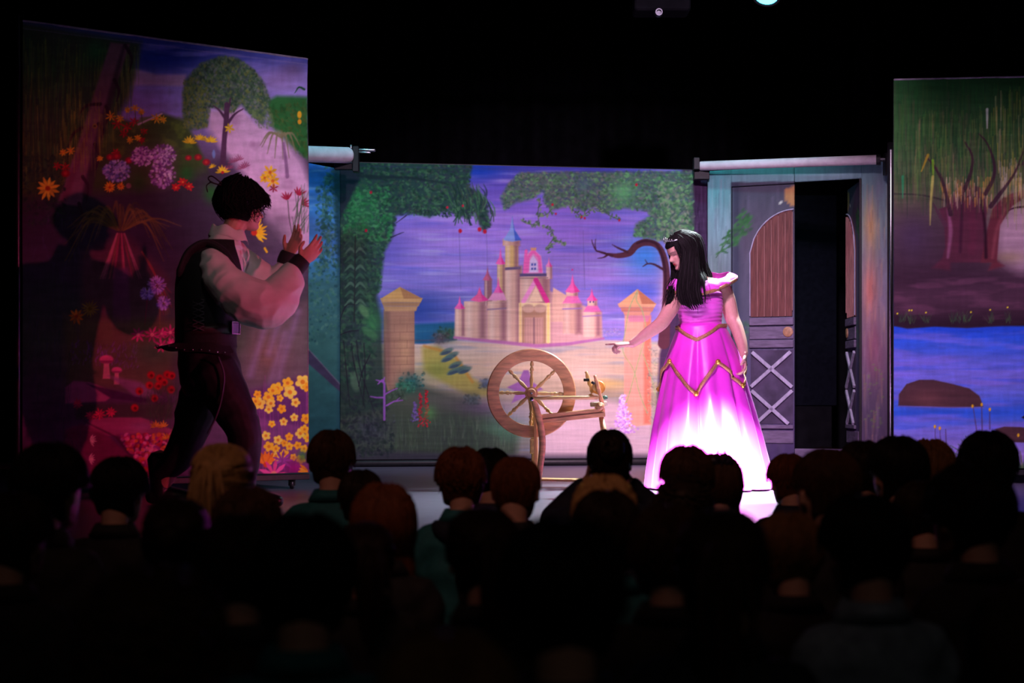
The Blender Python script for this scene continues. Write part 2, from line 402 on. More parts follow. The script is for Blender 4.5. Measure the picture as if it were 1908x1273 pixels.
    def cone(cx, ya, hw, yb, c=PK, d=PD, sk=0.0):
        C.poly([(cx, ya), (cx+hw*.25, ya+(yb-ya)*.55), (cx+hw, yb), (cx, yb+hw*.18), (cx-hw, yb), (cx-hw*.25, ya+(yb-ya)*.55)], c, 1.3)
        C.poly([(cx, ya), (cx+hw*.25, ya+(yb-ya)*.55), (cx+hw, yb), (cx+hw*.3, yb+1)], d, 1.3, 0.85)
    C.poly([(846, 632), (848, 575), (905, 562), (965, 545), (1020, 540), (1050, 556), (1120, 582), (1122, 632), (1000, 646)], (224, 160, 160), 4, 0.9)
    tower(864, 905, 562, 632); tower(848, 865, 574, 626); cone(856, 553, 10, 575)
    tower(902, 916, 520, 570, SD); cone(908, 497, 9, 522, (200, 90, 130), (150, 80, 110)); cone(893, 535, 18, 560, (230, 90, 150))
    C.poly([(1030, 536), (1064, 556), (1064, 600), (1024, 600)], (228, 170, 160), 2)
    tower(939, 972, 496, 640); tower(941, 965, 456, 500, (214, 164, 112)); tower(936, 968, 446, 458, (196, 140, 130)); cone(954, 404, 17, 448, (138, 148, 220), (62, 84, 190))
    C.poly([(938, 499), (970, 497), (970, 502), (938, 504)], (110, 84, 120), 1.2)
    tower(926, 940, 490, 566, (206, 156, 120)); cone(932, 464, 9, 492)
    tower(968, 1024, 515, 640, ST)
    C.poly([(976, 514), (980, 475), (993, 463), (1008, 478), (1012, 514)], (226, 130, 190), 1.5); C.line([(982, 506), (984, 480), (993, 468), (1004, 480), (1007, 506)], 5, PK, 1.2)
    C.poly([(986, 508), (987, 486), (993, 476), (1001, 488), (1002, 508)], (214, 180, 226), 1.2)
    for yy in (491, 499):
        for xx in (989.5, 994.5): C.poly([(xx, yy), (xx+3.6, yy), (xx+3.6, yy+4.5), (xx, yy+4.5)], (84, 84, 170), 0.8)
    C.line([(977, 508), (980, 468)], 6, PK, 1.5); C.poly([(988, 462), (999, 462), (998, 467), (989, 467)], (226, 150, 120), 1)
    tower(1017, 1028, 495, 520, (220, 170, 170)); cone(1022, 480, 6.5, 497, (236, 130, 190))
    C.poly([(968, 510), (1018, 510), (1018, 515), (968, 516)], (96, 74, 120), 1); C.line([(966, 519), (1020, 518)], 2, (150, 110, 120), 1)
    C.line([(975, 562), (997, 524)], 8, (240, 140, 200), 1.5); C.line([(998, 522), (1019, 562)], 9, PD, 1.5); C.poly([(985, 562), (998, 534), (1011, 562)], (240, 190, 170), 2)
    tower(966, 1025, 565, 640, (240, 196, 160), False); C.poly([(972, 640), (972, 572), (1017, 572), (1017, 640)], (176, 124, 108), 1.5)
    C.ell(984, 575, 11, 8, (200, 150, 140)); C.ell(1006, 575, 11, 8, (200, 150, 140)); C.poly([(977, 642), (977, 592), (1012, 592), (1012, 642)], (196, 140, 136), 1.2)
    for k in range(8): C.line([(979+k*4.4, 594), (979+k*4.4, 640)], 1, (160, 108, 112), 1, 0.6)
    C.line([(994.5, 592), (994.5, 641)], 1.6, (120, 80, 96), 1); C.line([(1021, 566), (1021, 640)], 3, (250, 200, 130), 1); C.line([(969, 566), (969, 640)], 3, (230, 180, 130), 1)
    tower(908, 943, 562, 636); cone(928, 518, 9, 546); C.poly([(908, 560), (918, 546), (938, 546), (943, 560)], (226, 140, 190), 1.5); C.line([(908, 577), (942, 575)], 3, (130, 96, 130), 1.2, 0.8)
    tower(1054, 1076, 542, 560, (228, 170, 160)); cone(1066, 512, 14, 544); C.ell(1066, 503, 1.6, 1.6, PD); C.poly([(1047, 566), (1056, 552), (1076, 552), (1084, 566)], PK, 1.5, 0.8); tower(1048, 1083, 566, 622); C.line([(1048, 576), (1083, 575)], 2.5, VI, 1.2, 0.8)
    tower(1094, 1112, 558, 574, (228, 180, 170)); cone(1102, 538, 10.5, 560); C.poly([(1086, 582), (1093, 570), (1113, 570), (1120, 582)], PK, 1.5, 0.8); tower(1086, 1119, 582, 628, (240, 180, 170)); C.line([(1086, 590), (1119, 588)], 2.5, VI, 1.2, 0.7)
    for x in (1099, 1105): C.ell(x, 563, 1.6, 1.8, (90, 70, 130))
    C.line([(846, 629), (935, 638), (1000, 645), (1060, 641), (1124, 631)], [4, 6, 7, 6, 4], (176, 96, 160), 2.5, 0.85)
    C.line([(625, 639), (850, 633)], 2.5, (80, 66, 90), 2, 0.6)
    # gate pillars
    C.poly([(715, 578), (772, 578), (772, 722), (722, 728), (715, 700)], (160, 108, 98), 1.5); C.poly([(715, 578), (727, 578), (727, 725), (715, 700)], (130, 86, 86), 5, 0.8); C.glow(755, 660, 18, 60, (204, 146, 116), 0.6)
    for k in range(9):
        y = 590+k*15; C.line([(716, y), (771, y-1)], 1, (130, 84, 80), 1, 0.7)
        for x in ((734, 758) if k % 2 else (745,)): C.line([(x, y), (x, y+14)], 1, (130, 84, 80), 1, 0.6)
    for (x, y, r, cl) in [(766, 712, 24, (36, 78, 84)), (755, 722, 18, (48, 92, 78)), (740, 735, 16, (60, 70, 62))]:
        C.glow(x, y, r, r*0.8, cl, 0.95); C.dabs([(x-r, y-r*.7), (x+r, y-r*.7), (x+r, y+r*.5), (x-r, y+r*.5)], 46, [np.array(cl)*1.3, np.array(cl)*0.7], 3, 1.8, 0.4, 0.8, 0.6)
    for (a, b, y0, y1, cl) in [(708, 787, 556, 564, (192, 138, 100)), (711, 783, 564, 571, (160, 112, 90)), (714, 778, 571, 580, (180, 128, 100))]: C.poly([(a, y0), (b, y0), (b-3, y1), (a+3, y1)], cl, 1)
    C.poly([(709, 557), (745, 535), (787, 557)], (196, 140, 92), 1.2); C.poly([(745, 535), (787, 557), (752, 557)], (166, 110, 80), 1.2)
    C.poly([(1163, 588), (1212, 588), (1212, 792), (1161, 796)], (226, 150, 140), 1.5); C.poly([(1199, 588), (1212, 588), (1212, 790), (1199, 790)], (214, 110, 96), 5, 0.9); C.poly([(1167, 588), (1212, 588), (1207, 600), (1172, 600)], (196, 110, 150), 3, 0.8)
    for (a, b, y0, y1, cl) in [(1150, 1222, 566, 573, (222, 150, 124)), (1155, 1218, 573, 581, (190, 114, 104)), (1160, 1213, 581, 588, (212, 136, 124))]: C.poly([(a, y0), (b, y0), (b-3, y1), (a+3, y1)], cl, 1)
    C.poly([(1151, 567), (1187, 539), (1222, 567)], (222, 152, 120), 1.2); C.poly([(1187, 539), (1222, 567), (1195, 567)], (184, 106, 86), 1.2)
    for pts in ([(1187, 542), (1172, 575), (1164, 620), (1160, 655), (1180, 690), (1190, 730), (1205, 770)], [(1187, 545), (1185, 560), (1196, 580), (1203, 620), (1192, 660), (1170, 740), (1163, 750)], [(1197, 660), (1212, 700), (1222, 740)]): C.curve(pts, 2, (160, 160, 120), 1, 0.9)
    C.strokes([(1205, 640), (1225, 640), (1225, 790), (1205, 790)], 150, [(170, 170, 140), (200, 180, 170), (110, 100, 110)], 6, 1.6, 0.5, 0.6, 0.7); C.strokes([(1120, 612), (1155, 612), (1155, 628), (1120, 628)], 60, [(220, 180, 200), (150, 110, 160)], 3, 1.2, 0.5, 1, 0.7)
    # right tree: trunk, curling branch
    TR = (88, 50, 92)
    C.poly([(1270, 315), (1325, 315), (1325, 872), (1225, 872), (1222, 780), (1228, 660), (1245, 600), (1258, 480), (1275, 400)], (72, 44, 80), 6)
    C.strokes([(1280, 330), (1320, 330), (1320, 850), (1240, 850)], 260, [(46, 26, 54), (96, 60, 104), (110, 72, 120), (40, 22, 48)], 60, 2.4, PI/2, 0.06, 0.45)
    C.curve([(1236, 640), (1241, 560), (1240, 500), (1228, 462), (1205, 452), (1185, 458), (1172, 472), (1150, 477), (1132, 474)], [22, 15, 12, 11, 13, 13, 12, 9, 5], (92, 44, 62), 1.2)
    C.curve([(1239, 560), (1238, 500), (1225, 459), (1205, 449), (1186, 454)], [4, 5, 5, 5, 3], (58, 26, 44), 1.5, 0.8)
    for pts, wd in (([(1140, 477), (1118, 470), (1110, 467), (1104, 455), (1102, 447)], [5, 3, 2, 1]), ([(1110, 467), (1108, 456), (1109, 446)], [2, 1]), ([(1132, 475), (1124, 480), (1113, 482)], [4, 1]), ([(1168, 470), (1150, 462), (1140, 456)], [5, 1]), ([(1236, 503), (1218, 493), (1206, 492), (1197, 497)], [5, 3, 1.5]), ([(1206, 492), (1201, 484)], [2, 1])): C.curve(pts, wd, (74, 36, 54), 1)
    # foliage
    G = [(28, 52, 46), (44, 76, 58), (62, 100, 74), (40, 56, 66), (80, 116, 88), (62, 72, 66), (50, 50, 72)]
    L1 = [(625, 296), (880, 306), (872, 345), (905, 372), (914, 420), (900, 432), (884, 398), (862, 405), (835, 392), (800, 405), (768, 398), (738, 402), (732, 440), (716, 470), (708, 540), (690, 562), (625, 570)]
    C.poly(L1, (40, 64, 58), 8, 0.93); C.dabs(L1, 2600, G, 3.6, 1.9, 0.5, 0.7, 0.8)
    C.glow(675, 395, 34, 50, (60, 138, 84), 0.5); C.dabs([(640, 350), (730, 350), (730, 450), (640, 450)], 420, [(52, 126, 76), (38, 92, 60), (80, 140, 96)], 3.4, 1.8, 0.3, 0.6, 0.75)
    C.poly([(625, 296), (668, 304), (672, 330), (650, 378), (632, 410), (625, 410)], (40, 40, 60), 6, 0.9); C.curve([(668, 325), (690, 330), (760, 332), (830, 342)], [10, 6, 3], (30, 40, 50), 3, 0.8)
    for k in range(60):
        x = C.r.uniform(830, 912); y = C.r.uniform(340, 395); C.curve([(x, y), (x+C.r.uniform(2, 12), y+14), (x+C.r.uniform(2, 14), y+30)], [1, 3, 2], G[C.r.integers(6)], 1, 0.8)
    C.dabs([(760, 385), (880, 385), (880, 408), (760, 400)], 200, G, 2.6, 1.4, 1.2, 0.6, 0.8)
    R1 = [(968, 322), (1290, 320), (1292, 440), (1262, 452), (1222, 448), (1180, 440), (1184, 418), (1210, 404), (1206, 394), (1160, 388), (1128, 398), (1110, 386), (1085, 394), (1060, 384), (1030, 392), (1014, 380), (1012, 356), (990, 372), (962, 378), (940, 392), (932, 370), (945, 345)]
    C.poly(R1, (84, 100, 92), 7, 0.92); C.dabs(R1, 2300, [(60, 86, 66), (92, 130, 92), (112, 160, 108), (88, 84, 96), (120, 106, 116), (70, 78, 110)], 3.2, 1.7, 0.5, 0.7, 0.75)
    C.glow(1160, 360, 26, 26, (104, 176, 112), 0.6); C.glow(1088, 345, 20, 16, (76, 90, 130), 0.5); C.dabs([(1225, 340), (1282, 340), (1282, 450), (1225, 450)], 300, [(130, 160, 116), (84, 110, 84), (150, 140, 130)], 3.6, 2.0, 0.5, 0.8, 0.75)
    for pts in ([(1006, 370), (1002, 395), (1004, 420)], [(1060, 386), (1072, 396), (1082, 405)], [(1084, 405), (1100, 392), (1118, 388)], [(1118, 390), (1135, 402), (1152, 410)], [(1005, 420), (985, 418), (972, 412)], [(1015, 424), (1028, 432), (1032, 446)], [(1030, 446), (1020, 460), (1018, 466)], [(1032, 448), (1046, 452), (1050, 456)], [(1028, 390), (1018, 400), (1002, 404)]):
        C.curve(pts, 1.6, (76, 80, 74), 1, 0.9)
        q = np.array(pts, float)
        for t in np.linspace(0, 1, 14):
            p = q[0]*(1-t)**2+q[1]*2*t*(1-t)+q[2]*t*t; C.ell(p[0]+C.r.normal()*3, p[1]+C.r.normal()*2.5, 3.4, 1.5, [(96, 120, 90), (130, 140, 116), (76, 96, 80)][C.r.integers(3)], C.r.uniform(0, 3), 0.4, 0.85)
    for (x, y, r) in [(857, 431, 3.4), (893, 428, 3.6), (903, 432, 3.6), (833, 387, 2.2), (862, 384, 2), (691, 359, 2.6), (682, 430, 2.6), (1029, 382, 2.2), (1035, 399, 1.8), (1083, 405, 2), (1089, 407, 2), (1153, 411, 2), (1185, 345, 2.4)]: C.ell(x, y, r, r*1.15, (196, 30, 60), 0, 0.3)
    C.line([(738, 416), (757, 402)], [1, 2.2], (60, 40, 70), 1); C.line([(728, 443), (742, 437), (752, 433)], [2.4, 1], (50, 40, 70), 1)
    for x in (855, 906, 1086): C.line([(x, 430), (x+3, 540)], 1.2, (70, 66, 110), 1, 0.3)
    # plants low left
    C.poly([(625, 520), (700, 540), (712, 600), (716, 700), (720, 760), (625, 780)], (40, 52, 52), 10, 0.92)
    C.dabs([(625, 430), (700, 450), (700, 700), (625, 720)], 700, [(34, 56, 50), (48, 76, 62), (40, 44, 56), (30, 44, 46), (64, 92, 70)], 5, 2.4, 0.8, 0.8, 0.7)
    C.glow(662, 500, 34, 70, (36, 44, 48), 0.6)
    for k in range(9):
        y = 448+k*16
        for sgn in (-1, 1): C.curve([(662, y+8), (662+sgn*9, y), (662+sgn*20, y+10)], [2, 6, 1], (84, 104, 92) if k % 2 else (58, 84, 72), 1.2, 0.75)
    C.line([(662, 440), (660, 600)], 2, (40, 38, 44), 1); C.glow(695, 600, 22, 34, (62, 128, 78), 0.6); C.ell(678, 580, 14, 7, (96, 130, 92), 1.0, 0.5, 0.7); C.ell(690, 622, 16, 7, (70, 110, 78), 0.6, 0.5, 0.7); C.ell(662, 712, 9, 17, (92, 110, 92), -0.2, 0.5, 0.6)
    for pts in ([(640, 635), (645, 690), (652, 760)], [(664, 635), (672, 690), (698, 770)], [(678, 640), (680, 690), (676, 760)], [(655, 640), (660, 680), (680, 760)], [(690, 660), (676, 690), (668, 720)], [(632, 600), (645, 570), (664, 568)], [(632, 625), (650, 618), (668, 616)]): C.curve(pts, [1.4, 2, 1.4], (34, 24, 40), 1, 0.9)
    C.dabs([(632, 730), (720, 740), (740, 850), (632, 850)], 420, [(34, 32, 46), (44, 44, 54), (32, 40, 42), (54, 60, 58)], 4, 2.2, 0.8, 0.8, 0.6)
    V = (150, 78, 178)
    for pts, wd in (([(716, 782), (716, 715), (712, 708), (704, 716)], [4, 4, 2]), ([(714, 712), (716, 704)], [3, 2]), ([(713, 712), (700, 708)], [3, 1.5]), ([(715, 741), (702, 741), (690, 739)], [3, 2]), ([(717, 735), (730, 728), (740, 724)], [3, 1.5]), ([(720, 756), (734, 748), (750, 746)], [3, 2]), ([(738, 747), (745, 741)], [2, 1])): C.line(pts, wd, V, 1, 0.95)
    for (x, y0, y1, cl) in [(783, 734, 796, (170, 34, 52)), (794, 728, 796, (186, 30, 46)), (773, 750, 786, (110, 80, 150))]:
        for k in range(46): t = k/46; C.ell(x+C.r.normal()*(1.2+2.4*t), y0+(y1-y0)*t, 2.0, 1.3, np.array(cl)*C.r.uniform(.7, 1.2), C.r.uniform(0, 3), 0.4)
    C.glow(800, 770, 14, 16, (90, 140, 80), 0.6)
    for k in range(330):
        t = C.r.random()**0.7; C.ell(1158+5*t+C.r.normal()*(2+8*t), 735+72*t, 2.0, 1.6, [(226, 160, 236), (190, 120, 220), (240, 200, 240)][C.r.integers(3)], 0, 0.4, 0.9)
    # violet spiky shape behind the wheel
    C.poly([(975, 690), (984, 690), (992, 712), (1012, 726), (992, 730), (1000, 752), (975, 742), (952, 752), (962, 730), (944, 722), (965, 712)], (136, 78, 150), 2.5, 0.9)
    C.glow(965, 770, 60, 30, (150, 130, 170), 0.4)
    C.grain(0.08, 60, 3, 4); C.grain(0.03, 3, 30, 8)
    C.line([(625, 309), (1325, 325)], 1.4, (60, 60, 110), 1, 0.5)
    return C

# ------------------------------------------------------------------ painting 2: flower garden (left wing)
def paint_garden():
    C = Canvas(15, 30, 585, 925)
    C.vgrad([(40, (40, 52, 130)), (110, (72, 72, 165)), (160, (150, 124, 210)), (215, (146, 118, 200)), (300, (92, 66, 100)), (400, (70, 46, 76)), (520, (66, 54, 70)), (640, (80, 76, 74)), (760, (92, 56, 90)), (925, (84, 42, 80))])
    C.glow(300, 108, 90, 30, (30, 48, 150), 0.9); C.tint((140, 116, 205), 0.52, 70, 10, 31, 0.5, [(220, 80), (585, 100), (585, 215), (220, 215)])
    C.glow(520, 150, 70, 30, (146, 108, 176), 0.8); C.glow(545, 130, 26, 16, (100, 70, 110), 0.6)
    C.poly([(215, 130), (245, 128), (290, 140), (345, 140), (345, 162), (290, 160), (215, 160)], (196, 146, 190), 6, 0.85)
    # meadow hill with green
    C.poly([(15, 260), (150, 240), (215, 220), (258, 232), (300, 212), (345, 226), (380, 300), (400, 360), (300, 400), (15, 400)], (64, 78, 40), 8, 0.95); C.poly([(300, 350), (420, 300), (460, 400), (420, 480), (15, 470), (15, 370)], (58, 44, 66), 26, 0.85)
    C.tint((92, 110, 46), 0.5, 16, 16, 33, 0.7, [(150, 225), (350, 215), (360, 290), (150, 300)]); C.line([(256, 233), (300, 213)], 3, (210, 170, 200), 2, 0.9)
    C.poly([(495, 190), (515, 180), (573, 182), (573, 300), (548, 280), (510, 250)], (40, 92, 44), 8, 0.95); C.dabs([(495, 200), (573, 190), (573, 300), (520, 270)], 220, [(56, 80, 40), (34, 70, 36), (80, 84, 44)], 4, 2, 1.2, 0.6, 0.6)
    # pink path
    C.poly([(385, 205), (450, 200), (480, 232), (520, 250), (560, 300), (580, 360), (580, 500), (540, 470), (500, 420), (470, 350), (420, 290), (385, 240)], (204, 148, 196), 16, 0.97)
    C.tint((170, 112, 160), 0.55, 20, 20, 35, 0.5, [(400, 215), (460, 215), (580, 340), (580, 480), (500, 400), (430, 290)]); C.glow(520, 380, 40, 40, (214, 158, 202), 0.6)
    # tree on the path
    T = [(340, 170), (345, 150), (372, 120), (410, 106), (440, 110), (470, 130), (492, 158), (502, 190), (490, 232), (465, 214), (448, 196), (430, 212), (405, 204), (390, 200), (384, 238), (352, 244), (340, 230)]
    C.poly(T, (66, 82, 66), 8, 0.95); C.dabs(T, 1700, [(56, 80, 58), (84, 100, 74), (104, 116, 88), (70, 76, 84), (120, 116, 60), (46, 60, 50), (112, 104, 118)], 3, 1.8, 1.2, 0.6, 0.75); C.dabs([(340, 150), (385, 150), (385, 240), (340, 240)], 260, [(120, 116, 56), (96, 104, 56)], 2.4, 1.4, 1.3, 0.4, 0.7)
    C.curve([(421, 196), (420, 225), (416, 260), (412, 318)], [9, 10, 9, 12], (82, 46, 78), 1.2); 
    for pts in ([(420, 225), (408, 208), (396, 198)], [(421, 212), (426, 196), (428, 184)], [(422, 232), (436, 214), (452, 204)]): C.curve(pts, [6, 4, 2], (82, 46, 78), 1.2)
    C.dabs([(458, 205), (505, 205), (510, 240), (480, 240)], 120, [(84, 100, 66), (110, 120, 80)], 3, 1.6, 1.3, 0.4, 0.6)
    # small palm on the path
    for a in (2.7, 2.3, 1.9, 1.5, 1.2, 0.8, 0.45, 3.3, 5.0, 4.6):
        l = 40 if a < 3.5 else 22; C.curve([(522, 258), (522+l*.55*math.cos(a), 258-l*.25+l*.3*max(math.sin(a), 0)*.2), (522+l*math.cos(a), 258+l*max(math.sin(a), .35)*(1 if a < 4 else -1))], [1.5, 4, 1], (122, 106, 84), 1.2, 0.85)
    C.curve([(526, 268), (530, 300), (532, 330)], [5, 6, 7], (130, 84, 130), 2, 0.85)
    # willow left
    W = [(40, 62), (260, 88), (236, 180), (205, 240), (150, 250), (140, 300), (40, 320)]
    C.poly([(25, 40), (262, 80), (240, 180), (200, 250), (140, 260), (120, 330), (25, 340)], (56, 66, 48), 14, 0.95)
    C.strokes(W, 700, [(104, 116, 50), (56, 90, 48), (150, 146, 56), (80, 84, 58), (64, 116, 60)], 60, 1.8, PI/2, 0.03, 0.5); C.glow(178, 96, 26, 26, (40, 96, 56), 0.7)
    C.strokes([(215, 90), (262, 90), (250, 160), (215, 160)], 60, [(110, 120, 70)], 40, 1.6, PI/2, 0.03, 0.4)
    C.poly([(205, 80), (240, 84), (222, 140), (200, 190), (186, 250), (165, 320), (148, 385), (105, 380), (125, 320), (150, 250), (176, 170)], (120, 78, 96), 5); C.curve([(230, 86), (205, 180), (185, 250), (160, 360)], [6, 12, 14, 18], (66, 44, 62), 5, 0.75); C.curve([(165, 240), (140, 310), (115, 380)], [6, 10, 12], (112, 56, 78), 5, 0.7)
    for pts in ([(232, 86), (244, 110), (240, 136)], [(212, 150), (220, 170), (216, 190)], [(185, 195), (160, 198), (146, 215)], [(196, 200), (200, 215), (196, 232)], [(150, 240), (134, 252), (124, 282)], [(175, 270), (182, 292), (176, 318)], [(152, 330), (162, 350), (158, 378)], [(145, 380), (152, 410), (146, 440)], [(182, 232), (190, 245), (187, 258)]): C.curve(pts, [7, 5, 1.5], (58, 30, 50), 1.2, 0.9)
    C.ell(175, 236, 4.5, 4.5, (150, 120, 60), 0, 0.3); C.ell(175, 236, 2.4, 2.4, (60, 30, 40)); C.dabs([(40, 290), (120, 290), (120, 420), (40, 420)], 300, [(40, 60, 50), (52, 70, 50), (34, 44, 46)], 4, 2, 1.2, 0.8, 0.6)
    C.strokes([(120, 170), (200, 170), (180, 300), (100, 300)], 160, [(176, 166, 56), (140, 146, 56)], 40, 1.6, PI/2, 0.03, 0.5)
    # flower beds on the hill
    RD, YL, OR, MG, WH = (176, 34, 44), (226, 170, 40), (226, 130, 40), (206, 50, 120), (214, 170, 196)
    for (x, y, r) in [(217, 232, 11), (235, 238, 10), (248, 228, 9), (229, 250, 9), (120, 312, 9), (105, 310, 8), (214, 285, 8), (266, 246, 7), (262, 262, 7)]: C.flower(x, y, r, 6, RD, None, 3.2)
    for (x, y, r) in [(250, 203, 9), (236, 206, 6), (262, 210, 7), (205, 218, 10), (222, 222, 8), (290, 222, 11), (302, 224, 8), (240, 262, 7), (255, 258, 7), (130, 282, 9), (116, 285, 7), (184, 296, 6)]: C.flower(x, y, r, 7, YL, OR, 3)
    for (x, y) in [(250, 203), (262, 210)]: C.line([(x, y+4), (x+3, y+40)], 1.2, (70, 80, 50), 1)
    for (x, y, r) in [(352, 262, 14), (371, 256, 13), (390, 260, 13)]: C.flower(x, y+6, r, 7, YL, None, 3.6, PI*1.1, 1, PI)
    for (x, y, r) in [(215, 292, 8), (203, 294, 7), (196, 322, 7), (238, 300, 7), (349, 295, 6), (367, 294, 7), (382, 303, 7), (120, 324, 8)]: C.ell(x, y, r, r*.85, (150, 26, 44), 0, 0.5); C.ell(x, y, r*.4, r*.4, (190, 50, 50))
    for (x, y, rx, ry) in [(302, 290, 23, 20), (300, 326, 24, 26), (262, 292, 20, 18), (215, 320, 26, 20)]:
        b = x < 240; C.glow(x, y, rx, ry, (96, 66, 140) if b else (160, 76, 160), 0.7)
        for k in range(170):
            t = C.r.uniform(0, 6.3); q = math.sqrt(C.r.random()); C.ell(x+rx*q*math.cos(t), y+ry*q*math.sin(t), 2.6, 2.0, [(196, 150, 206), (160, 96, 176), (224, 190, 224), (110, 60, 130)][C.r.integers(4)] if not b else [(150, 140, 200), (96, 90, 160), (190, 180, 220)][C.r.integers(3)], t, 0.4, 0.85)
    C.flower(87, 352, 21, 11, (220, 178, 50), (170, 70, 30), 6.5); C.flower(202, 350, 11, 12, (220, 150, 40), (180, 60, 30), 3.6); C.flower(222, 348, 8, 10, (210, 140, 40), (170, 60, 30), 3); C.ell(237, 347, 5, 5, (140, 90, 100))
    C.glow(255, 342, 14, 18, (50, 84, 40), 0.8); C.glow(345, 325, 16, 18, (40, 96, 44), 0.85); C.glow(390, 362, 16, 20, (40, 100, 44), 0.9)
    for (x, y) in [(325, 350), (338, 340), (349, 348)]: C.flower(x, y, 9, 7, (200, 36, 44), (230, 120, 60), 4.5)
    C.flower(412, 322, 13, 7, YL, RD, 4, PI, 1, PI*1.1); C.flower(394, 313, 8, 5, YL, None, 3, PI, 1, PI)
    C.ell(396, 288, 3, 8, (110, 120, 180)); C.flower(425, 240, 10, 6, YL, None, 4)
    for (x, y, r) in [(500, 322, 14), (505, 338, 14), (490, 332, 10)]: C.flower(x, y, r, 7, (230, 160, 44), (200, 90, 40), 5.5)
    for (x, y) in [(443, 300), (455, 312), (432, 304), (448, 316), (425, 316)]: C.flower(x, y, 11, 7, (150, 60, 100), None, 1.6, PI, 1, PI)
    for (x, y, t) in [(532, 374, 4.4), (552, 366, 4.9), (557, 382, 5.7)]: C.flower(x, y, 17, 5, (166, 32, 66), None, 3.4, t-0.7, 1, 1.9); C.curve([(x, y), (x*.6+541*.4, y+40), (541, 440)], 1.5, (70, 60, 60), 1)
    C.strokes([(545, 380), (572, 380), (572, 440), (530, 440)], 26, [(80, 96, 76), (60, 80, 60)], 46, 2, -1.3, 0.2, 0.7)
    C.flower(506, 352, 9, 6, (150, 30, 60), None, 3); C.ell(557, 215, 4, 7, (220, 150, 40)); C.ell(557, 228, 3.5, 5, (220, 140, 40)); C.curve([(548, 175), (556, 164), (566, 168)], [1, 3, 4], (30, 70, 50), 1)
    C.glow(510, 430, 34, 44, (92, 72, 96), 0.75); C.glow(520, 510, 60, 50, (110, 76, 124), 0.6); C.flower(470, 434, 26, 7, (236, 166, 40), (200, 50, 40), 5.5, -1.1, 1, 2.2); C.line([(490, 463), (494, 470)], 4, (220, 160, 40), 1)
    for x in (545, 553, 561): C.line([(x, 470), (x+5, 500)], 2.2, (150, 40, 70), 1)
    # big palm
    for k in range(46):
        a = C.r.uniform(-0.2, PI+0.2); l = C.r.uniform(70, 115); ex = 222+l*math.cos(a); ey = 430-l*.16+abs(math.cos(a))**2*C.r.uniform(0, 80)+C.r.uniform(-12, 12)
        C.curve([(222+6*math.cos(a), 430), (222+.55*l*math.cos(a), 430-l*.36*abs(math.sin(a))-14), (ex, ey)], [2, 3.6, 1], [(110, 88, 50), (90, 74, 44), (128, 100, 54), (70, 60, 46)][C.r.integers(4)], 1.3, 0.7)
    C.poly([(150, 470), (196, 450), (222, 432), (248, 450), (312, 520), (300, 640), (150, 640)], (110, 56, 70), 18, 0.55)
    for k in range(26): x = C.r.uniform(-26, 26); C.curve([(222+x*.3, 436), (222+x*.8, 470), (222+x*1.6, 520)], [2, 3, 1], [(176, 66, 96), (140, 50, 76), (110, 80, 60), (190, 100, 120)][C.r.integers(4)], 1.2, 0.7)
    for k in range(20): C.curve([(262, 470), (285, 510), (310+C.r.uniform(-8, 10), 560+C.r.uniform(-20, 30))], [2, 3, 1], [(170, 40, 70), (120, 90, 60), (140, 110, 70)][C.r.integers(3)], 1.2, 0.5)
    C.poly([(210, 500), (236, 500), (246, 650), (208, 650)], (112, 56, 96), 6, 0.8)
    # agapanthus
    for (x, y, r) in [(290, 532, 18), (272, 548, 13), (303, 565, 14)]:
        for k in range(110): t = C.r.uniform(0, 6.3); q = math.sqrt(C.r.random())*r; C.line([(x+q*.7*math.cos(t), y+q*.7*math.sin(t)), (x+q*math.cos(t), y+q*math.sin(t))], 2.2, [(156, 110, 206), (110, 70, 170), (196, 150, 226)][C.r.integers(3)], 1, 0.85)
    C.line([(296, 575), (296, 620)], 2, (120, 80, 60), 1); C.line([(272, 560), (268, 612)], 2, (130, 40, 70), 1)
    # mid ground, mushrooms, rocks, poppies, flower bed
    C.poly([(120, 590), (320, 600), (320, 730), (120, 720)], (110, 84, 62), 20, 0.75); C.strokes([(130, 640), (255, 640), (255, 690), (130, 680)], 170, [(140, 80, 170), (110, 60, 140), (90, 70, 60)], 9, 2.2, -1.4, 0.3, 0.8)
    C.glow(285, 655, 50, 30, (70, 84, 66), 0.8)
    for (x, y, r) in [(256, 624, 14), (282, 624, 16), (300, 622, 11), (316, 620, 14), (300, 645, 14), (318, 640, 10)]: C.flower(x, y, r, 8, MG, (230, 120, 140), 4.4)
    C.flower(141, 590, 15, 9, (226, 110, 40), (190, 60, 30), 5); C.flower(166, 576, 17, 14, (150, 120, 40), (110, 80, 30), 2.6)
    for (x, y, s_) in [(197, 668, 1.0), (216, 688, 0.75)]:
        C.ell(x, y+2, 13*s_, 8*s_, (224, 90, 140), 0, 0.25); C.poly([(x-14*s_, y+4), (x+14*s_, y+4), (x+8*s_, y+9*s_), (x-8*s_, y+9*s_)], (150, 50, 96), 1.2); C.poly([(x-5*s_, y+10*s_), (x+5*s_, y+10*s_), (x+7*s_, y+38*s_), (x-7*s_, y+38*s_)], (214, 120, 140), 1.5)
    C.poly([(120, 722), (135, 710), (165, 712), (195, 724), (208, 738), (195, 748), (120, 752)], (172, 80, 124), 3); C.poly([(160, 715), (200, 725), (250, 738), (290, 748), (260, 750), (205, 742)], (70, 30, 70), 3, 0.9)
    C.poly([(200, 700), (260, 712), (300, 740), (250, 738)], (150, 86, 136), 6, 0.8)
    C.poly([(140, 752), (320, 752), (320, 782), (140, 780)], (70, 62, 56), 8, 0.8)
    C.poly([(150, 800), (165, 782), (200, 778), (260, 778), (295, 790), (330, 806), (330, 815), (200, 812)], (160, 68, 110), 3); C.glow(262, 795, 30, 12, (176, 96, 150), 0.7)
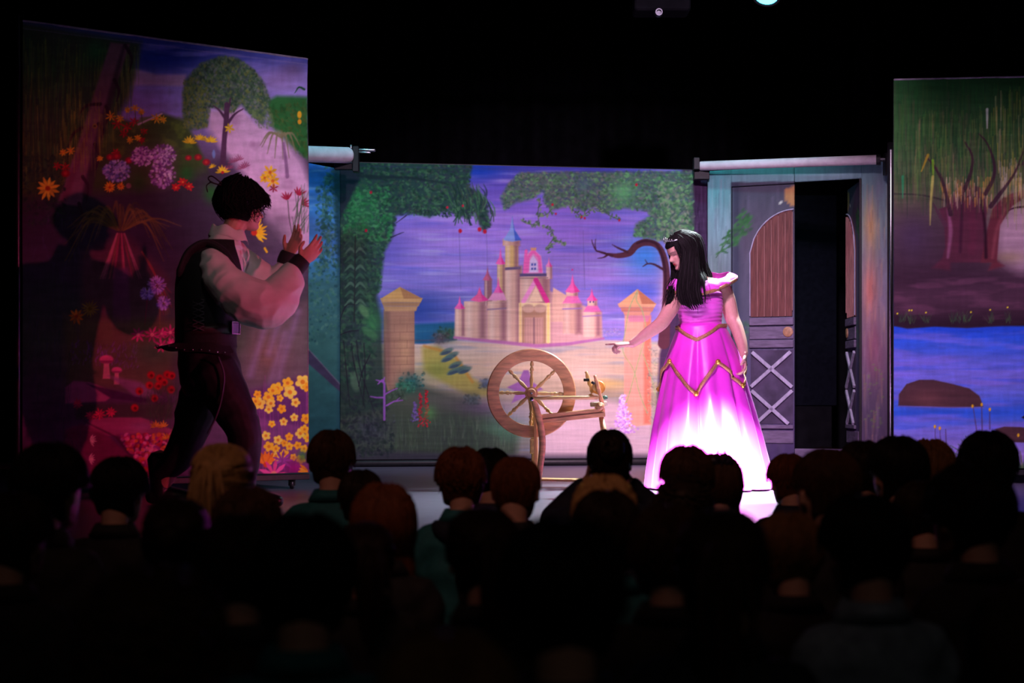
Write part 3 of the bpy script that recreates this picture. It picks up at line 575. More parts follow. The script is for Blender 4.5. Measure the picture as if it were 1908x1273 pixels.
    C.poly([(150, 790), (200, 812), (240, 850), (290, 925), (100, 925), (120, 800)], (122, 36, 76), 6, 0.8); C.line([(155, 785), (215, 815), (265, 880), (290, 910)], [2, 4, 8, 4], (80, 24, 60), 3, 0.8)
    for (x, y, r) in [(143, 753, 10), (167, 775, 10), (184, 772, 12), (205, 768, 10)]: C.flower(x, y, r, 9, (214, 40, 86), None, 3.6)
    for (x, y) in [(280, 699), (296, 705), (310, 698), (277, 718), (293, 719), (258, 729), (286, 742), (317, 726), (249, 760), (304, 712), (318, 700)]: C.ell(x, y, 7, 7, (196, 30, 40), 0, 0.5); C.ell(x+1, y+1, 3, 3, (120, 10, 30), 0, 0.5)
    C.strokes([(260, 740), (330, 720), (330, 800), (280, 800)], 110, [(60, 80, 56), (80, 90, 60), (50, 60, 50)], 26, 1.4, -1.5, 0.3, 0.6)
    bed = [(215, 810), (330, 808), (330, 850), (290, 900), (262, 870)]
    C.poly(bed, (110, 26, 70), 6, 0.8); C.dabs(bed, 420, [(214, 40, 90), (236, 100, 150), (226, 120, 50), (150, 40, 130), (240, 140, 190), (170, 30, 60)], 3.6, 3, 0, 1, 0.9)
    for (x, y) in [(288, 790), (302, 790), (308, 812), (326, 800)]: C.flower(x, y+6, 12, 6, (226, 150, 50), None, 3, PI, 1, PI)
    for (x, y) in [(165, 820), (163, 855)]: C.flower(x, y, 13, 6, (214, 160, 160), None, 3, -1.0, 1, 2.4)
    # light rays, yellow flower stand at the right
    C.poly([(470, 600), (573, 560), (573, 720), (440, 720)], (104, 78, 92), 20, 0.7); C.glow(500, 660, 40, 50, (120, 72, 70), 0.7); 
    for (x, y, ang) in [(540, 600, 1.9), (505, 640, 2.0), (555, 650, 1.9), (530, 690, 2.0)]: C.line([(x, y-70), (x-40, y+60)], [10, 22, 12], (142, 104, 164), 10, 0.4)
    C.poly([(430, 740), (573, 700), (573, 880), (430, 880)], (98, 44, 104), 18, 0.9); C.poly([(480, 780), (530, 788), (573, 800), (573, 870), (470, 860)], (128, 70, 124), 6, 0.6)
    for k in range(26): x = C.r.uniform(470, 570); C.line([(x, C.r.uniform(700, 800)), (x+C.r.normal()*4, 880)], 1.6, (140, 60, 130), 1, 0.5)
    FL = [(534, 714, 11), (514, 724, 12), (506, 728, 10), (538, 731, 13), (562, 712, 14), (570, 722, 9), (498, 740, 11), (519, 742, 7), (548, 750, 9), (502, 752, 9), (522, 762, 9), (498, 763, 8), (481, 752, 12), (545, 778, 8), (525, 786, 8), (567, 780, 10), (503, 790, 7), (492, 812, 9), (514, 820, 9), (535, 814, 8), (556, 808, 10), (564, 800, 9), (570, 816, 9), (497, 832, 10), (510, 836, 8), (526, 826, 7), (535, 832, 8), (551, 830, 8), (563, 836, 8), (510, 850, 10), (526, 846, 9), (496, 858, 9), (543, 852, 7), (557, 856, 9), (474, 748, 9), (478, 735, 8)]
    for (x, y, r) in FL:
        cl = [(244, 176, 48), (250, 196, 84), (240, 164, 40)][C.r.integers(3)]
        for k in range(5): t = k*1.257+x; C.ell(x+r*.55*math.cos(t), y+r*.55*math.sin(t), r*.46, r*.4, cl, t, 0.3)
        C.ell(x, y, r*.3, r*.3, (214, 120, 40), 0, 0.4)
    C.flower(492, 866, 24, 7, (240, 110, 40), (220, 60, 40), 8, -2.6, 1, 2.2); C.flower(522, 858, 20, 9, (150, 60, 150), None, 5); C.glow(546, 872, 26, 20, (150, 20, 110), 0.9); C.glow(560, 850, 12, 14, (50, 110, 60), 0.8)
    C.flower(506, 884, 28, 9, (244, 70, 150), (246, 130, 120), 8); C.flower(570, 878, 18, 6, (240, 130, 40), None, 6, 2.0, 1, 2.2); C.ell(544, 893, 5, 3, (210, 60, 90))
    C.strokes([(50, 400), (150, 400), (150, 900), (60, 900)], 300, [(56, 64, 70), (70, 56, 92), (44, 56, 56), (80, 60, 110)], 34, 2, PI/2, 0.2, 0.35)
    C.grain(0.10, 30, 8, 14); C.grain(0.05, 6, 24, 15)
    C.line([(25, 52), (575, 122)], 1.2, (150, 120, 170), 1, 0.5)
    return C

# ------------------------------------------------------------------ painting 3: willow by the lake (right wing)
def paint_lake():
    C = Canvas(1655, 138, 2165, 915)
    C.vgrad([(140, (30, 64, 40)), (260, (52, 76, 48)), (360, (80, 70, 62)), (430, (72, 48, 66)), (520, (60, 34, 54)), (560, (78, 44, 68)), (606, (44, 24, 40)), (610, (36, 70, 214)), (640, (54, 86, 222)), (690, (118, 104, 222)), (730, (104, 104, 224)), (770, (50, 88, 226)), (800, (120, 110, 226)), (850, (164, 124, 220)), (915, (140, 104, 200))])
    C.tint((136, 104, 220), 0.5, 100, 14, 41, 0.5, [(1655, 615), (2165, 615), (2165, 900), (1655, 900)]); C.tint((40, 76, 226), 0.58, 110, 10, 42, 0.4, [(1655, 615), (2165, 615), (2165, 820), (1655, 820)])
    C.glow(1900, 430, 60, 70, (176, 124, 160), 0.9); C.glow(1880, 400, 90, 60, (120, 96, 90), 0.5); C.ell(1915, 445, 58, 62, (170, 126, 156), 0, 0.5, 0.9); C.glow(1880, 480, 40, 14, (140, 110, 90), 0.6)
    C.tint((110, 60, 92), 0.5, 60, 12, 43, 0.5, [(1655, 500), (2165, 500), (2165, 600), (1655, 600)])
    C.curve([(1662, 362), (1720, 365), (1780, 380)], 3, (40, 24, 40), 2, 0.7); C.curve([(1930, 385), (1890, 388), (1870, 398)], [5, 3, 1.5], (60, 26, 50), 1.2)
    # trunks
    TC = (84, 36, 58)
    C.poly([(1752, 490), (1760, 460), (1758, 420), (1748, 390), (1762, 386), (1775, 360), (1800, 345), (1830, 350), (1838, 395), (1832, 440), (1838, 490)], TC, 3); C.poly([(1826, 490), (1838, 430), (1848, 390), (1870, 366), (1920, 350), (1920, 360), (1885, 385), (1862, 420), (1856, 490)], (96, 38, 54), 3); C.poly([(1735, 500), (1752, 484), (1770, 480), (1770, 505)], TC, 6); C.poly([(1850, 482), (1870, 496), (1840, 505)], (96, 38, 54), 6)
    C.curve([(1765, 480), (1770, 430), (1765, 390)], [5, 8, 4], (140, 76, 116), 4, 0.8); C.curve([(1836, 480), (1834, 420), (1826, 370)], [6, 5, 3], (40, 14, 30), 4, 0.9); C.curve([(1788, 470), (1790, 420), (1792, 370)], [5, 6, 4], (56, 22, 44), 4, 0.8); C.curve([(1848, 480), (1856, 430), (1872, 390)], [5, 7, 5], (130, 60, 76), 5, 0.7); C.curve([(1810, 470), (1812, 420), (1806, 370)], [12, 14, 10], (92, 34, 60), 8, 0.6)
    for pts in ([(1770, 400), (1757, 340), (1740, 310), (1722, 290)], [(1795, 350), (1808, 320), (1810, 290), (1795, 262)], [(1835, 360), (1850, 330), (1850, 300), (1836, 265), (1822, 250)], [(1845, 385), (1870, 350), (1890, 320), (1905, 280)], [(1760, 420), (1748, 400), (1738, 380)], [(1890, 320), (1905, 305), (1920, 296)]): C.curve(pts, [9, 6, 4, 2], (78, 40, 62), 1.5, 0.9)
    # willow curtain
    C.strokes([(1664, 150), (2165, 145), (2165, 330), (1664, 350)], 1300, [(34, 84, 44), (26, 60, 36), (60, 76, 40), (30, 44, 36), (70, 60, 54)], 60, 2.2, PI/2, 0.02, 0.55)
    C.strokes([(1840, 160), (2165, 150), (2165, 360), (1840, 360)], 420, [(150, 130, 56), (110, 120, 56), (176, 150, 120), (90, 110, 50)], 70, 2.2, PI/2, 0.02, 0.6); C.strokes([(1710, 200), (1840, 200), (1840, 350), (1700, 330)], 260, [(110, 110, 60), (70, 110, 56), (120, 96, 80)], 50, 2, PI/2, 0.02, 0.5)
    C.strokes([(1750, 330), (1850, 330), (1850, 375), (1755, 370)], 110, [(180, 120, 60), (190, 150, 140), (150, 90, 60)], 24, 2, PI/2, 0.03, 0.8); C.strokes([(1860, 300), (1910, 290), (1910, 350), (1860, 350)], 60, [(200, 150, 90), (190, 160, 160)], 36, 2, PI/2, 0.03, 0.7)
    for pts in ([(1770, 400), (1757, 345), (1740, 312), (1724, 292)], [(1797, 352), (1808, 322), (1810, 292), (1797, 266)], [(1835, 362), (1850, 332), (1851, 302), (1838, 268), (1824, 252)], [(1845, 385), (1870, 352), (1890, 322), (1905, 284)]): C.curve(pts, [8, 6, 4, 2], (52, 26, 42), 1.5, 0.75)
    for pts, cl in (([(1737, 300), (1738, 330)], (110, 150, 40)), ([(1737, 330), (1733, 380), (1732, 420)], (180, 160, 90)), ([(1728, 290), (1716, 320)], (160, 120, 40)), ([(1681, 330), (1681, 370)], (40, 110, 80)), ([(1838, 205), (1838, 240)], (190, 180, 190))): C.line(pts, [5, 4, 2], cl, 1.5, 0.85)
    C.glow(1700, 440, 40, 50, (66, 44, 76), 0.7)
    # bank plants, rocks, reeds
    C.poly([(1655, 585), (1700, 596), (1760, 598), (1830, 600), (1908, 592), (2165, 590), (2165, 600), (1890, 606), (1800, 612), (1740, 609), (1690, 613), (1655, 606)], (48, 26, 44), 3)
    for x in (1680, 1698, 1725, 1776, 1790, 1800, 1845, 1878, 1960, 2010): C.strokes([(x-7, 596), (x+7, 596), (x+4, 604), (x-4, 604)], 12, [(70, 90, 60), (50, 70, 56)], 18, 1.4, -PI/2, 0.3, 0.8)
    for (x, y) in [(1693, 579), (1698, 579), (1724, 583), (1808, 582), (1844, 578), (1876, 573), (1671, 585)]: C.ell(x, y, 1.8, 1.8, (210, 180, 50))
    RK = (80, 46, 58)
    C.poly([(1673, 756), (1674, 735), (1688, 716), (1712, 708), (1738, 708), (1775, 716), (1805, 724), (1824, 738), (1831, 758), (1770, 760), (1710, 757)], RK, 1.5); C.glow(1725, 742, 40, 18, (112, 62, 72), 0.7); C.line([(1673, 757), (1750, 759), (1832, 760)], 2.4, (120, 90, 180), 1.5, 0.7)
    C.poly([(1852, 800), (1870, 795), (1900, 796), (1935, 800), (1960, 826), (1880, 824)], RK, 2); C.poly([(1902, 778), (1920, 765), (1920, 790)], (40, 24, 44), 1)
    for (x0, y0, x1, y1) in [(1820, 812, 1812, 757), (1829, 808, 1828, 754), (1843, 800, 1843, 764), (1745, 870, 1741, 796), (1755, 870, 1750, 798), (1763, 865, 1761, 800), (1735, 860, 1742, 830)]: C.line([(x0, y0), (x1, y1)], [2, 1.2], (90, 60, 110), 1)
    for (x, y) in [(1811, 757), (1828, 754), (1843, 763), (1741, 795), (1750, 798), (1896, 811)]: C.ell(x, y, 2.2, 3.4, (226, 160, 40))
    for (cx, cy, n) in [(1762, 880, 13), (1818, 858, 15), (1905, 880, 12), (1990, 880, 12), (2060, 880, 12)]:
        for k in range(n): t = -PI*(k+0.5)/n; l = C.r.uniform(34, 56); C.line([(cx, cy), (cx+l*math.cos(t), cy+l*math.sin(t))], [4, 3, 1], [(50, 84, 60), (70, 90, 70), (96, 96, 60)][C.r.integers(3)], 1, 0.9)
    C.grain(0.10, 40, 6, 24); C.grain(0.04, 6, 26, 25)
    return C

# ------------------------------------------------------------------ painting 4: narrow side cloth, and the doorway surround
def paint_side():
    C = Canvas(440, 295, 645, 885)
    C.vgrad([(300, (44, 92, 190)), (420, (80, 130, 210)), (480, (70, 120, 190)), (530, (60, 96, 110)), (640, (56, 92, 96)), (885, (30, 60, 76))])  # teal stage light is mixed into these blue and teal paint colours
    C.tint((140, 170, 220), 0.55, 60, 8, 51, 0.5, [(440, 300), (620, 300), (620, 480), (440, 480)])
    for poly, n in (([(606, 305), (645, 305), (645, 500), (596, 500), (600, 400)], 700), ([(590, 350), (612, 340), (610, 500), (585, 520)], 160), ([(440, 490), (645, 490), (645, 640), (440, 640)], 700)):
        C.dabs(poly, n, [(46, 84, 84), (64, 104, 92), (36, 64, 78), (84, 116, 110)], 3, 2, 0.8, 0.8, 0.7)
    C.poly([(618, 300), (645, 300), (645, 880), (630, 880), (630, 500)], (34, 60, 78), 8, 0.8)
    C.poly([(440, 560), (572, 648), (634, 716), (634, 730), (572, 676), (440, 590)], (62, 48, 76), 1.5); C.line([(440, 560), (572, 648), (634, 716)], 2, (110, 96, 120), 1.2, 0.8)
    C.grain(0.12, 20, 10, 54)
    return C
def paint_door():
    C = Canvas(1312, 300, 1662, 880)
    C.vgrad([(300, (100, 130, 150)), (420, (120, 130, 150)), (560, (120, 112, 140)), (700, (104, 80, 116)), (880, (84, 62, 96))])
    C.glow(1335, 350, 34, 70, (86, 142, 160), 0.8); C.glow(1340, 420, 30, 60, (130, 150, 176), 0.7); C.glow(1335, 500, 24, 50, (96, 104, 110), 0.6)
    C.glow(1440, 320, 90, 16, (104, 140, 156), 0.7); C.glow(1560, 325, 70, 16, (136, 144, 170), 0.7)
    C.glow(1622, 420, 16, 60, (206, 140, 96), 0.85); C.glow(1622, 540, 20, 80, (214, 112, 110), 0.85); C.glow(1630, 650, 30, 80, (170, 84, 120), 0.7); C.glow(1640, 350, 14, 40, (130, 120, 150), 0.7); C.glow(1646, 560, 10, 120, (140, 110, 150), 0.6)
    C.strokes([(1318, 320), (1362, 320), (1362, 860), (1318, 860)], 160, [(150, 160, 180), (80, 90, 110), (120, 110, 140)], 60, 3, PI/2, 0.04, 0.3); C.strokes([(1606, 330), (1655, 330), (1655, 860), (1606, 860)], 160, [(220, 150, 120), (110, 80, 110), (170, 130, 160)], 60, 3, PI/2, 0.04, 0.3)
    # door leaf
    C.vgrad([(340, (70, 62, 84)), (440, (84, 68, 92)), (600, (84, 74, 104)), (700, (78, 62, 100)), (880, (70, 48, 92))], [(1363, 340), (1481, 338), (1481, 880), (1363, 880)], 1)
    C.strokes([(1364, 345), (1480, 345), (1480, 830), (1364, 830)], 260, [(110, 92, 124), (54, 48, 72), (96, 84, 110), (64, 46, 70)], 70, 3, PI/2, 0.03, 0.3); C.poly([(1363, 340), (1378, 340), (1378, 830), (1363, 830)], (44, 44, 68), 4, 0.6)
    C.poly([(1480, 345), (1474, 348), (1463, 352), (1460, 362), (1464, 374), (1472, 382), (1480, 383)], (170, 110, 80), 1.2); C.line([(1450, 375), (1456, 380)], 3, (210, 190, 200), 1)
    for (x, y) in [(1380, 400), (1386, 412), (1392, 408), (1375, 430), (1366, 428), (1356, 440), (1369, 446), (1390, 424), (1383, 436), (1352, 452), (1366, 456), (1345, 468), (1384, 420), (1376, 414)]:
        for t in (-0.5, 0.3, -1.3, 2.6): C.ell(x+6*math.cos(t), y+6*math.sin(t), 7, 2.0, [(44, 92, 48), (40, 74, 46), (58, 100, 60)][C.r.integers(3)], t, 0.4, 0.8)
    C.curve([(1388, 405), (1370, 430), (1345, 465), (1335, 480)], 1.4, (60, 80, 60), 1); C.strokes([(1364, 600), (1396, 600), (1396, 660), (1364, 660)], 70, [(60, 110, 66), (50, 84, 60)], 14, 2, 0.8, 1, 0.6)
    for k in range(30): C.ell(1612+C.r.uniform(0, 34), 670+C.r.uniform(0, 130), 2.4, 1.8, (120, 130, 90), 0, 0.4, 0.6)
    C.grain(0.12, 5, 40, 64)
    return C
# ------------------------------------------------------------------ materials
M_black = mat('black_paint', (0.012, 0.012, 0.014), 0.5, 0.3)
M_metal = mat('dark_metal', (0.05, 0.05, 0.06), 0.35, 0.2, 60, 0.8)
M_chrome = mat('bare_metal', (0.5, 0.52, 0.55), 0.25, 0.15, 60, 0.9)
M_drape = mat('black_drape', (0.006, 0.006, 0.008), 0.95, 0.3, 8, spec=0.05)
M_stage = mat('stage_boards', (0.135, 0.13, 0.18), 0.36, 0.25, 6, bump=0.05, stretch=(1, 6, 1), spec=0.5)
M_hall = mat('hall_floor', (0.04, 0.035, 0.03), 0.5, 0.3, 5)
M_wall = mat('dark_wall', (0.012, 0.012, 0.014), 0.9, 0.3, 4)
M_cloth = paintmat('painted_canvas'); M_flat = paintmat('painted_boards', 0.7, 0.08, 0.2)
M_roll = mat('roller_canvas', (0.80, 0.72, 0.78), 0.75, 0.12, 14, bump=0.2)
M_slat = mat('brown_slats', (0.15, 0.045, 0.04), 0.7, 0.4, 12, stretch=(8, 8, 0.6)); M_slat2 = mat('brown_slats_pale', (0.34, 0.15, 0.14), 0.7, 0.3, 12, stretch=(8, 8, 0.6))
M_brace = mat('grey_brace', (0.42, 0.38, 0.52), 0.7, 0.25, 10, stretch=(3, 3, 1)); M_rail = mat('grey_rail', (0.16, 0.12, 0.20), 0.7, 0.3, 10, stretch=(1, 1, 6)); M_panel = mat('dark_door_panel', (0.07, 0.05, 0.10), 0.8, 0.35, 9)
M_brass = mat('door_plate', (0.42, 0.22, 0.12), 0.55, 0.3, 40)
M_wood = mat('turned_wood', (0.74, 0.37, 0.19), 0.42, 0.28, 9, stretch=(1, 1, 5), bump=0.04); M_wood2 = mat('pale_wood', (0.72, 0.45, 0.18), 0.38, 0.2, 11)
M_plastic = mat('black_plastic', (0.02, 0.02, 0.02), 0.35, 0.2)

# ------------------------------------------------------------------ the hall and the stage
def slab(name, c, s, m): return tag(link(name, *box(c, s), m, smooth=False), kind='structure')
slab('floor', (0, 4.2, -0.37), (14, 20.6, 0.1), M_hall)
slab('wall_back', (0, 14.55, 2.3), (14, 0.1, 5.24), M_wall); slab('wall_left', (-7.05, 4.2, 2.3), (0.1, 20.6, 5.24), M_wall); slab('wall_right', (7.05, 4.2, 2.3), (0.1, 20.6, 5.24), M_wall)
slab('wall_rear', (0, -6.15, 2.3), (14, 0.1, 5.24), M_wall); slab('ceiling', (0, 4.2, 4.97), (14, 20.6, 0.1), M_wall)
st = tag(bpy.data.objects.new('stage_floor', None), kind='structure'); COL.objects.link(st); st.location = (0, 0, 0)
n_deck = 0
for ix in range(6):                                   # platform decks laid edge to edge
    for iy in range(4):
        link('stage_deck', *box((-5+2*ix, 6.91+2.12*iy, -0.04), (1.9996, 2.1196, 0.08)), M_stage, st, False)
link('stage_skirt', *box((0, 5.88, -0.2), (12, 0.03, 0.238)), M_black, st, False)
cu = thing('stage_curtain', 'plain black pleated drape hanging across the back of the stage', 'curtain', (0, 14.05, 0.02))
n = 600; xs = np.linspace(-6.6, 6.6, n); fold = 0.05*np.sin(xs*21)+0.03*np.sin(xs*13.7+1)
V = np.array([[x, f+0.01*k, z] for k, z in enumerate((0.0, 2.2, 4.7)) for x, f in zip(xs, fold)]+[[x, f+0.02, z] for z in (4.7, 0.0) for x, f in zip(xs, fold)])
F = [(r*n+i, r*n+i+1, (r+1)*n+i+1, (r+1)*n+i) for r in range(4) for i in range(n-1)]
link('drape', V, F, M_drape, cu)

# ------------------------------------------------------------------ painted wings and backdrops
def proj(p): return np.array([954+p[..., 0]/p[..., 1]*FPX, HORIZON-(p[..., 2]-CAM_H)/p[..., 1]*FPX]).T
class Plane:
    """upright plane from ground point A to B; u along it, z up"""
    def __init__(s, A, B):
        s.A = np.array([A[0], A[1], 0.0]); s.B = np.array([B[0], B[1], 0.0]); s.L = np.linalg.norm(s.B-s.A); s.t = (s.B-s.A)/s.L
        s.n = np.array([s.t[1], -s.t[0], 0.0])        # towards the audience
        q = [(0, 0), (s.L, 0), (s.L, 2.5), (0, 2.5)]; s.H = homog(q, [proj(s.at(u, z)) for u, z in q]); s.Hi = np.linalg.inv(s.H)
    def at(s, u, z, off=0.0): return s.A+s.t*u+np.array([0, 0, z])+s.n*off
    def trace(s, U, Z):                                # sketch coordinates of the painting at (u, z)
        q = s.H @ np.stack([U.ravel(), Z.ravel(), np.ones(U.size)]); return (q[0]/q[2]).reshape(U.shape), (q[1]/q[2]).reshape(U.shape)
    def uz(s, px, py):
        q = s.Hi @ np.array([px, py, 1.0]); return q[0]/q[2], q[1]/q[2]
def painted_sheet(name, pl, u0, u1, z0, z1, C, gel, gain, step, m, kit, off=0.0, wr=0.004, thick=0.008, mirror=None, edgewave=0.0, parent=None):
    nu = int((u1-u0)/step)+2; nz = int((z1-z0)/step)+2
    U, Z = np.meshgrid(np.linspace(u0, u1, nu), np.linspace(z0, z1, nz))
    TX, TY = pl.trace(U, Z)
    if mirror: TX = mirror-TX
    col = pigment(C.sample(TX, TY), gel, gain)
    D = np.zeros(U.shape)
    if wr:
        D = (vnoise(nz, nu, 0.5/step, 0.13/step, 11+int(pl.L*10), 3)-0.5)*2*wr+(vnoise(nz, nu, 0.03/step, 0.3/step, 5, 2)-0.5)*wr*0.6
    Uw = U.copy()
    if edgewave: Uw = U+edgewave*np.sin(Z*4.1+1)*(U-u0)/(u1-u0)
    V = pl.A+Uw[..., None]*pl.t+Z[..., None]*np.array([0, 0, 1.0])+(D+off)[..., None]*pl.n
    V = V.reshape(-1, 3); a = np.arange(nu*nz).reshape(nz, nu)
    F = np.stack([a[:-1, :-1], a[:-1, 1:], a[1:, 1:], a[1:, :-1]], -1).reshape(-1, 4).tolist()
    b = len(V); back = [pl.at(u, z, off-thick) for u, z in ((u0, z0), (u1, z0), (u1, z1), (u0, z1))]
    bd = [a[0].tolist(), a[:, -1].tolist(), a[-1][::-1].tolist(), a[:, 0][::-1].tolist()]
    V = np.vstack([V, back]); F.append([b+3, b+2, b+1, b])
    for k in range(4):
        e = bd[k]; F.append([b+k, b+(k+1) % 4]+e[::-1])
    o = kit.part(name, (V, F), m, parent)
    setcol(o, np.vstack([col.reshape(-1, 3), np.full((4, 3), 0.02)]))
    return o
def caster(kit, p, parent=None):
    r = Raw(); r.add(lathe(p+np.array([0.012, 0, 0.03]), p+np.array([-0.012, 0, 0.03]), [(0, .0), (0, .026), (.2, .03), (.8, .03), (1, .026), (1, 0)], 16)); r.add(box(p+np.array([0, 0, 0.062]), (0.045, 0.045, 0.02), None, 0.003)); r.add(box(p+np.array([0.018, 0, 0.045]), (0.004, 0.03, 0.05))); r.add(box(p+np.array([-0.018, 0, 0.045]), (0.004, 0.03, 0.05)))
    return kit.part('caster', r.get(), M_metal, parent, sharpen=40)
def post(pl, u, z0, z1, off, sz=0.03): return box((pl.at(u, z0, off)+pl.at(u, z1, off))/2, (sz, sz, z1-z0), np.array([pl.t, pl.n, (0, 0, 1)]), 0.003)
def rail(pl, u0, u1, z, off, h=0.03, d=0.03): return box((pl.at(u0, z, off)+pl.at(u1, z, off))/2, (u1-u0, d, h), np.array([pl.t, pl.n, (0, 0, 1)]), 0.003)

GEL = (1.0, 0.74, 0.96)
# left wing
A = P(40, 0, 8.17); B = P(571.5, 0, 9.1); pl = Plane(A, B)
k = Kit(thing('painted_wing', 'tall painted cloth wing with flower garden, willow and pink path behind the man', 'backdrop', pl.at(pl.L/2, 0)))
painted_sheet('painted_canvas', pl, 0, pl.L, 0.10, 2.69, paint_garden(), GEL, 1.15, 0.0046, M_cloth, k, 0.02, 0.006, edgewave=0.006)
for u in (0.02, pl.L/2, pl.L-0.03): k.part('upright', post(pl, u, 0.1, 2.69, -0.03), M_black, sharpen=30)
for z in (2.66, 1.4): k.part('cross_rail', rail(pl, 0.04, pl.L-0.04, z, -0.03), M_black, sharpen=30)
bb = k.part('base_beam', rail(pl, 0.0, pl.L, 0.075, 0.0, 0.035, 0.09), M_black, sharpen=30)
for u in (0.1, pl.L-0.1): caster(k, pl.at(u, 0, 0.0))
k.part('hem_binding', rail(pl, 0.0, pl.L, 2.692, 0.016, 0.012, 0.014), mat('hem_tape', (0.25, 0.22, 0.3), 0.8), sharpen=30)
k.part('side_pole', tube([pl.at(-0.025, 0.0, 0.02), pl.at(-0.025, 2.72, 0.02)], 0.014, 12), M_metal)

# castle backdrop in the middle
A = P(634, 0, 11.84); B = P(1317, 0, 12.27); pm = Plane(A, B)
k = Kit(thing('painted_backdrop', 'wide painted cloth backdrop of a pink fairytale castle behind the spinning wheel', 'backdrop', pm.at(pm.L/2, 0)))
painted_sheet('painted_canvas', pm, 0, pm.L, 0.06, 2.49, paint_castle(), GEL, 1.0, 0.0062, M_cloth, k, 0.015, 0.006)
k.part('bottom_batten', tube([pm.at(0.0, 0.03, 0.0), pm.at(pm.L, 0.03, 0.0)], 0.028, 14), M_black)
k.part('top_batten', rail(pm, 0, pm.L, 2.485, -0.01, 0.03, 0.02), M_black, sharpen=30)
for u in (0.03, pm.L-0.03): k.part('upright', post(pm, u, 0, 2.5, -0.03, 0.04), M_black, sharpen=30)

# narrow angled cloth between left wing and castle backdrop, with its roller
A = P(470, 0, 11.0); B = P(634, 0, 11.80); ps = Plane(A, B)
k = Kit(thing('painted_side_cloth', 'narrow blue and teal painted cloth under a roller beside the flower wing', 'backdrop', ps.at(ps.L/2, 0)))
painted_sheet('painted_canvas', ps, 0, ps.L, 0.03, 2.43, paint_side(), GEL, 1.25, 0.008, M_cloth, k, 0.0, 0.004)
k.part('bottom_batten', rail(ps, 0, ps.L, 0.015, 0.0, 0.03, 0.03), M_black, sharpen=30)
k.part('upright', post(ps, ps.L-0.02, 0, 2.42, -0.04, 0.04), M_black, sharpen=30)
r0, r1 = P(470, 284, 10.7), P(651, 289.5, 11.3)
def roller(kit, a, b, rad, flange=True):
    d = (b-a)/np.linalg.norm(b-a)
    o = kit.part('canvas_roll', lathe(a, b, [(0, 0.02), (0, rad*.96), (.004, rad), (.985, rad*1.0), (.99, rad*.93), (1, rad*.9), (1, 0.02)], 28), M_roll, sharpen=40)
    kit.part('roller_core', tube([a-d*0.05, b+d*0.06], 0.018, 12), M_chrome, o)
    return o
k2 = k
roller(k2, r0, r1, 0.062)
br = k2.part('bracket', box(r1+np.array([0.05, 0.02, -0.03]), (0.05, 0.08, 0.20), None, 0.005), M_black, sharpen=30)
k2.part('bracket_arm', box(r1+np.array([-0.04, 0.03, -0.085]), (0.16, 0.05, 0.05), None, 0.005), M_black, br, sharpen=30)
k2.part('clamp_screw', tube([P(654, 280, 11.28), P(654, 271, 11.28)], 0.01, 10), M_chrome, br)
pn = k2.part('locking_pin', tube([P(660, 279.5, 11.3), P(698, 280, 11.3)], 0.012, 10), M_chrome, br)
k2.part('pin_bar', tube([P(662, 283.5, 11.3), P(690, 284.5, 11.3)], 0.007, 8), M_chrome, br)

# doorway flat at the right with its roller
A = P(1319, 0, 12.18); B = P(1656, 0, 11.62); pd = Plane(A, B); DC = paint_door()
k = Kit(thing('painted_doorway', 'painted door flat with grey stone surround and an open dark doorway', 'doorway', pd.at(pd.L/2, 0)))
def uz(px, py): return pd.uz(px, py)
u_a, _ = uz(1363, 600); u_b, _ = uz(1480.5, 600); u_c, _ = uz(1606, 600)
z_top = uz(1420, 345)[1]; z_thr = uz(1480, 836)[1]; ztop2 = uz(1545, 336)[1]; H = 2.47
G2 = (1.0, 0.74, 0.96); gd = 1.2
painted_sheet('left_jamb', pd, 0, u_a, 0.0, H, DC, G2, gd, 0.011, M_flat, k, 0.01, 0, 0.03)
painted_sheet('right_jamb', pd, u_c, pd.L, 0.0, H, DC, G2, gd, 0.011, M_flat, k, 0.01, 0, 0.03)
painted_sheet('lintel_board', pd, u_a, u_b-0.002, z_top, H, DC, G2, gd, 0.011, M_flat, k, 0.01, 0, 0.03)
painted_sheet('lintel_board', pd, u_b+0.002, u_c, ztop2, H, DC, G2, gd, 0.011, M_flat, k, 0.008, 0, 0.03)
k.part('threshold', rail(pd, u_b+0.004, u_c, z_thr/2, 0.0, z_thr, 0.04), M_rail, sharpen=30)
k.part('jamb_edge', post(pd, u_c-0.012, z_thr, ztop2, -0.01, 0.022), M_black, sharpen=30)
for u in (0.03, pd.L-0.02): k.part('stay', post(pd, u, 0, H, -0.05, 0.04), M_black, sharpen=30)
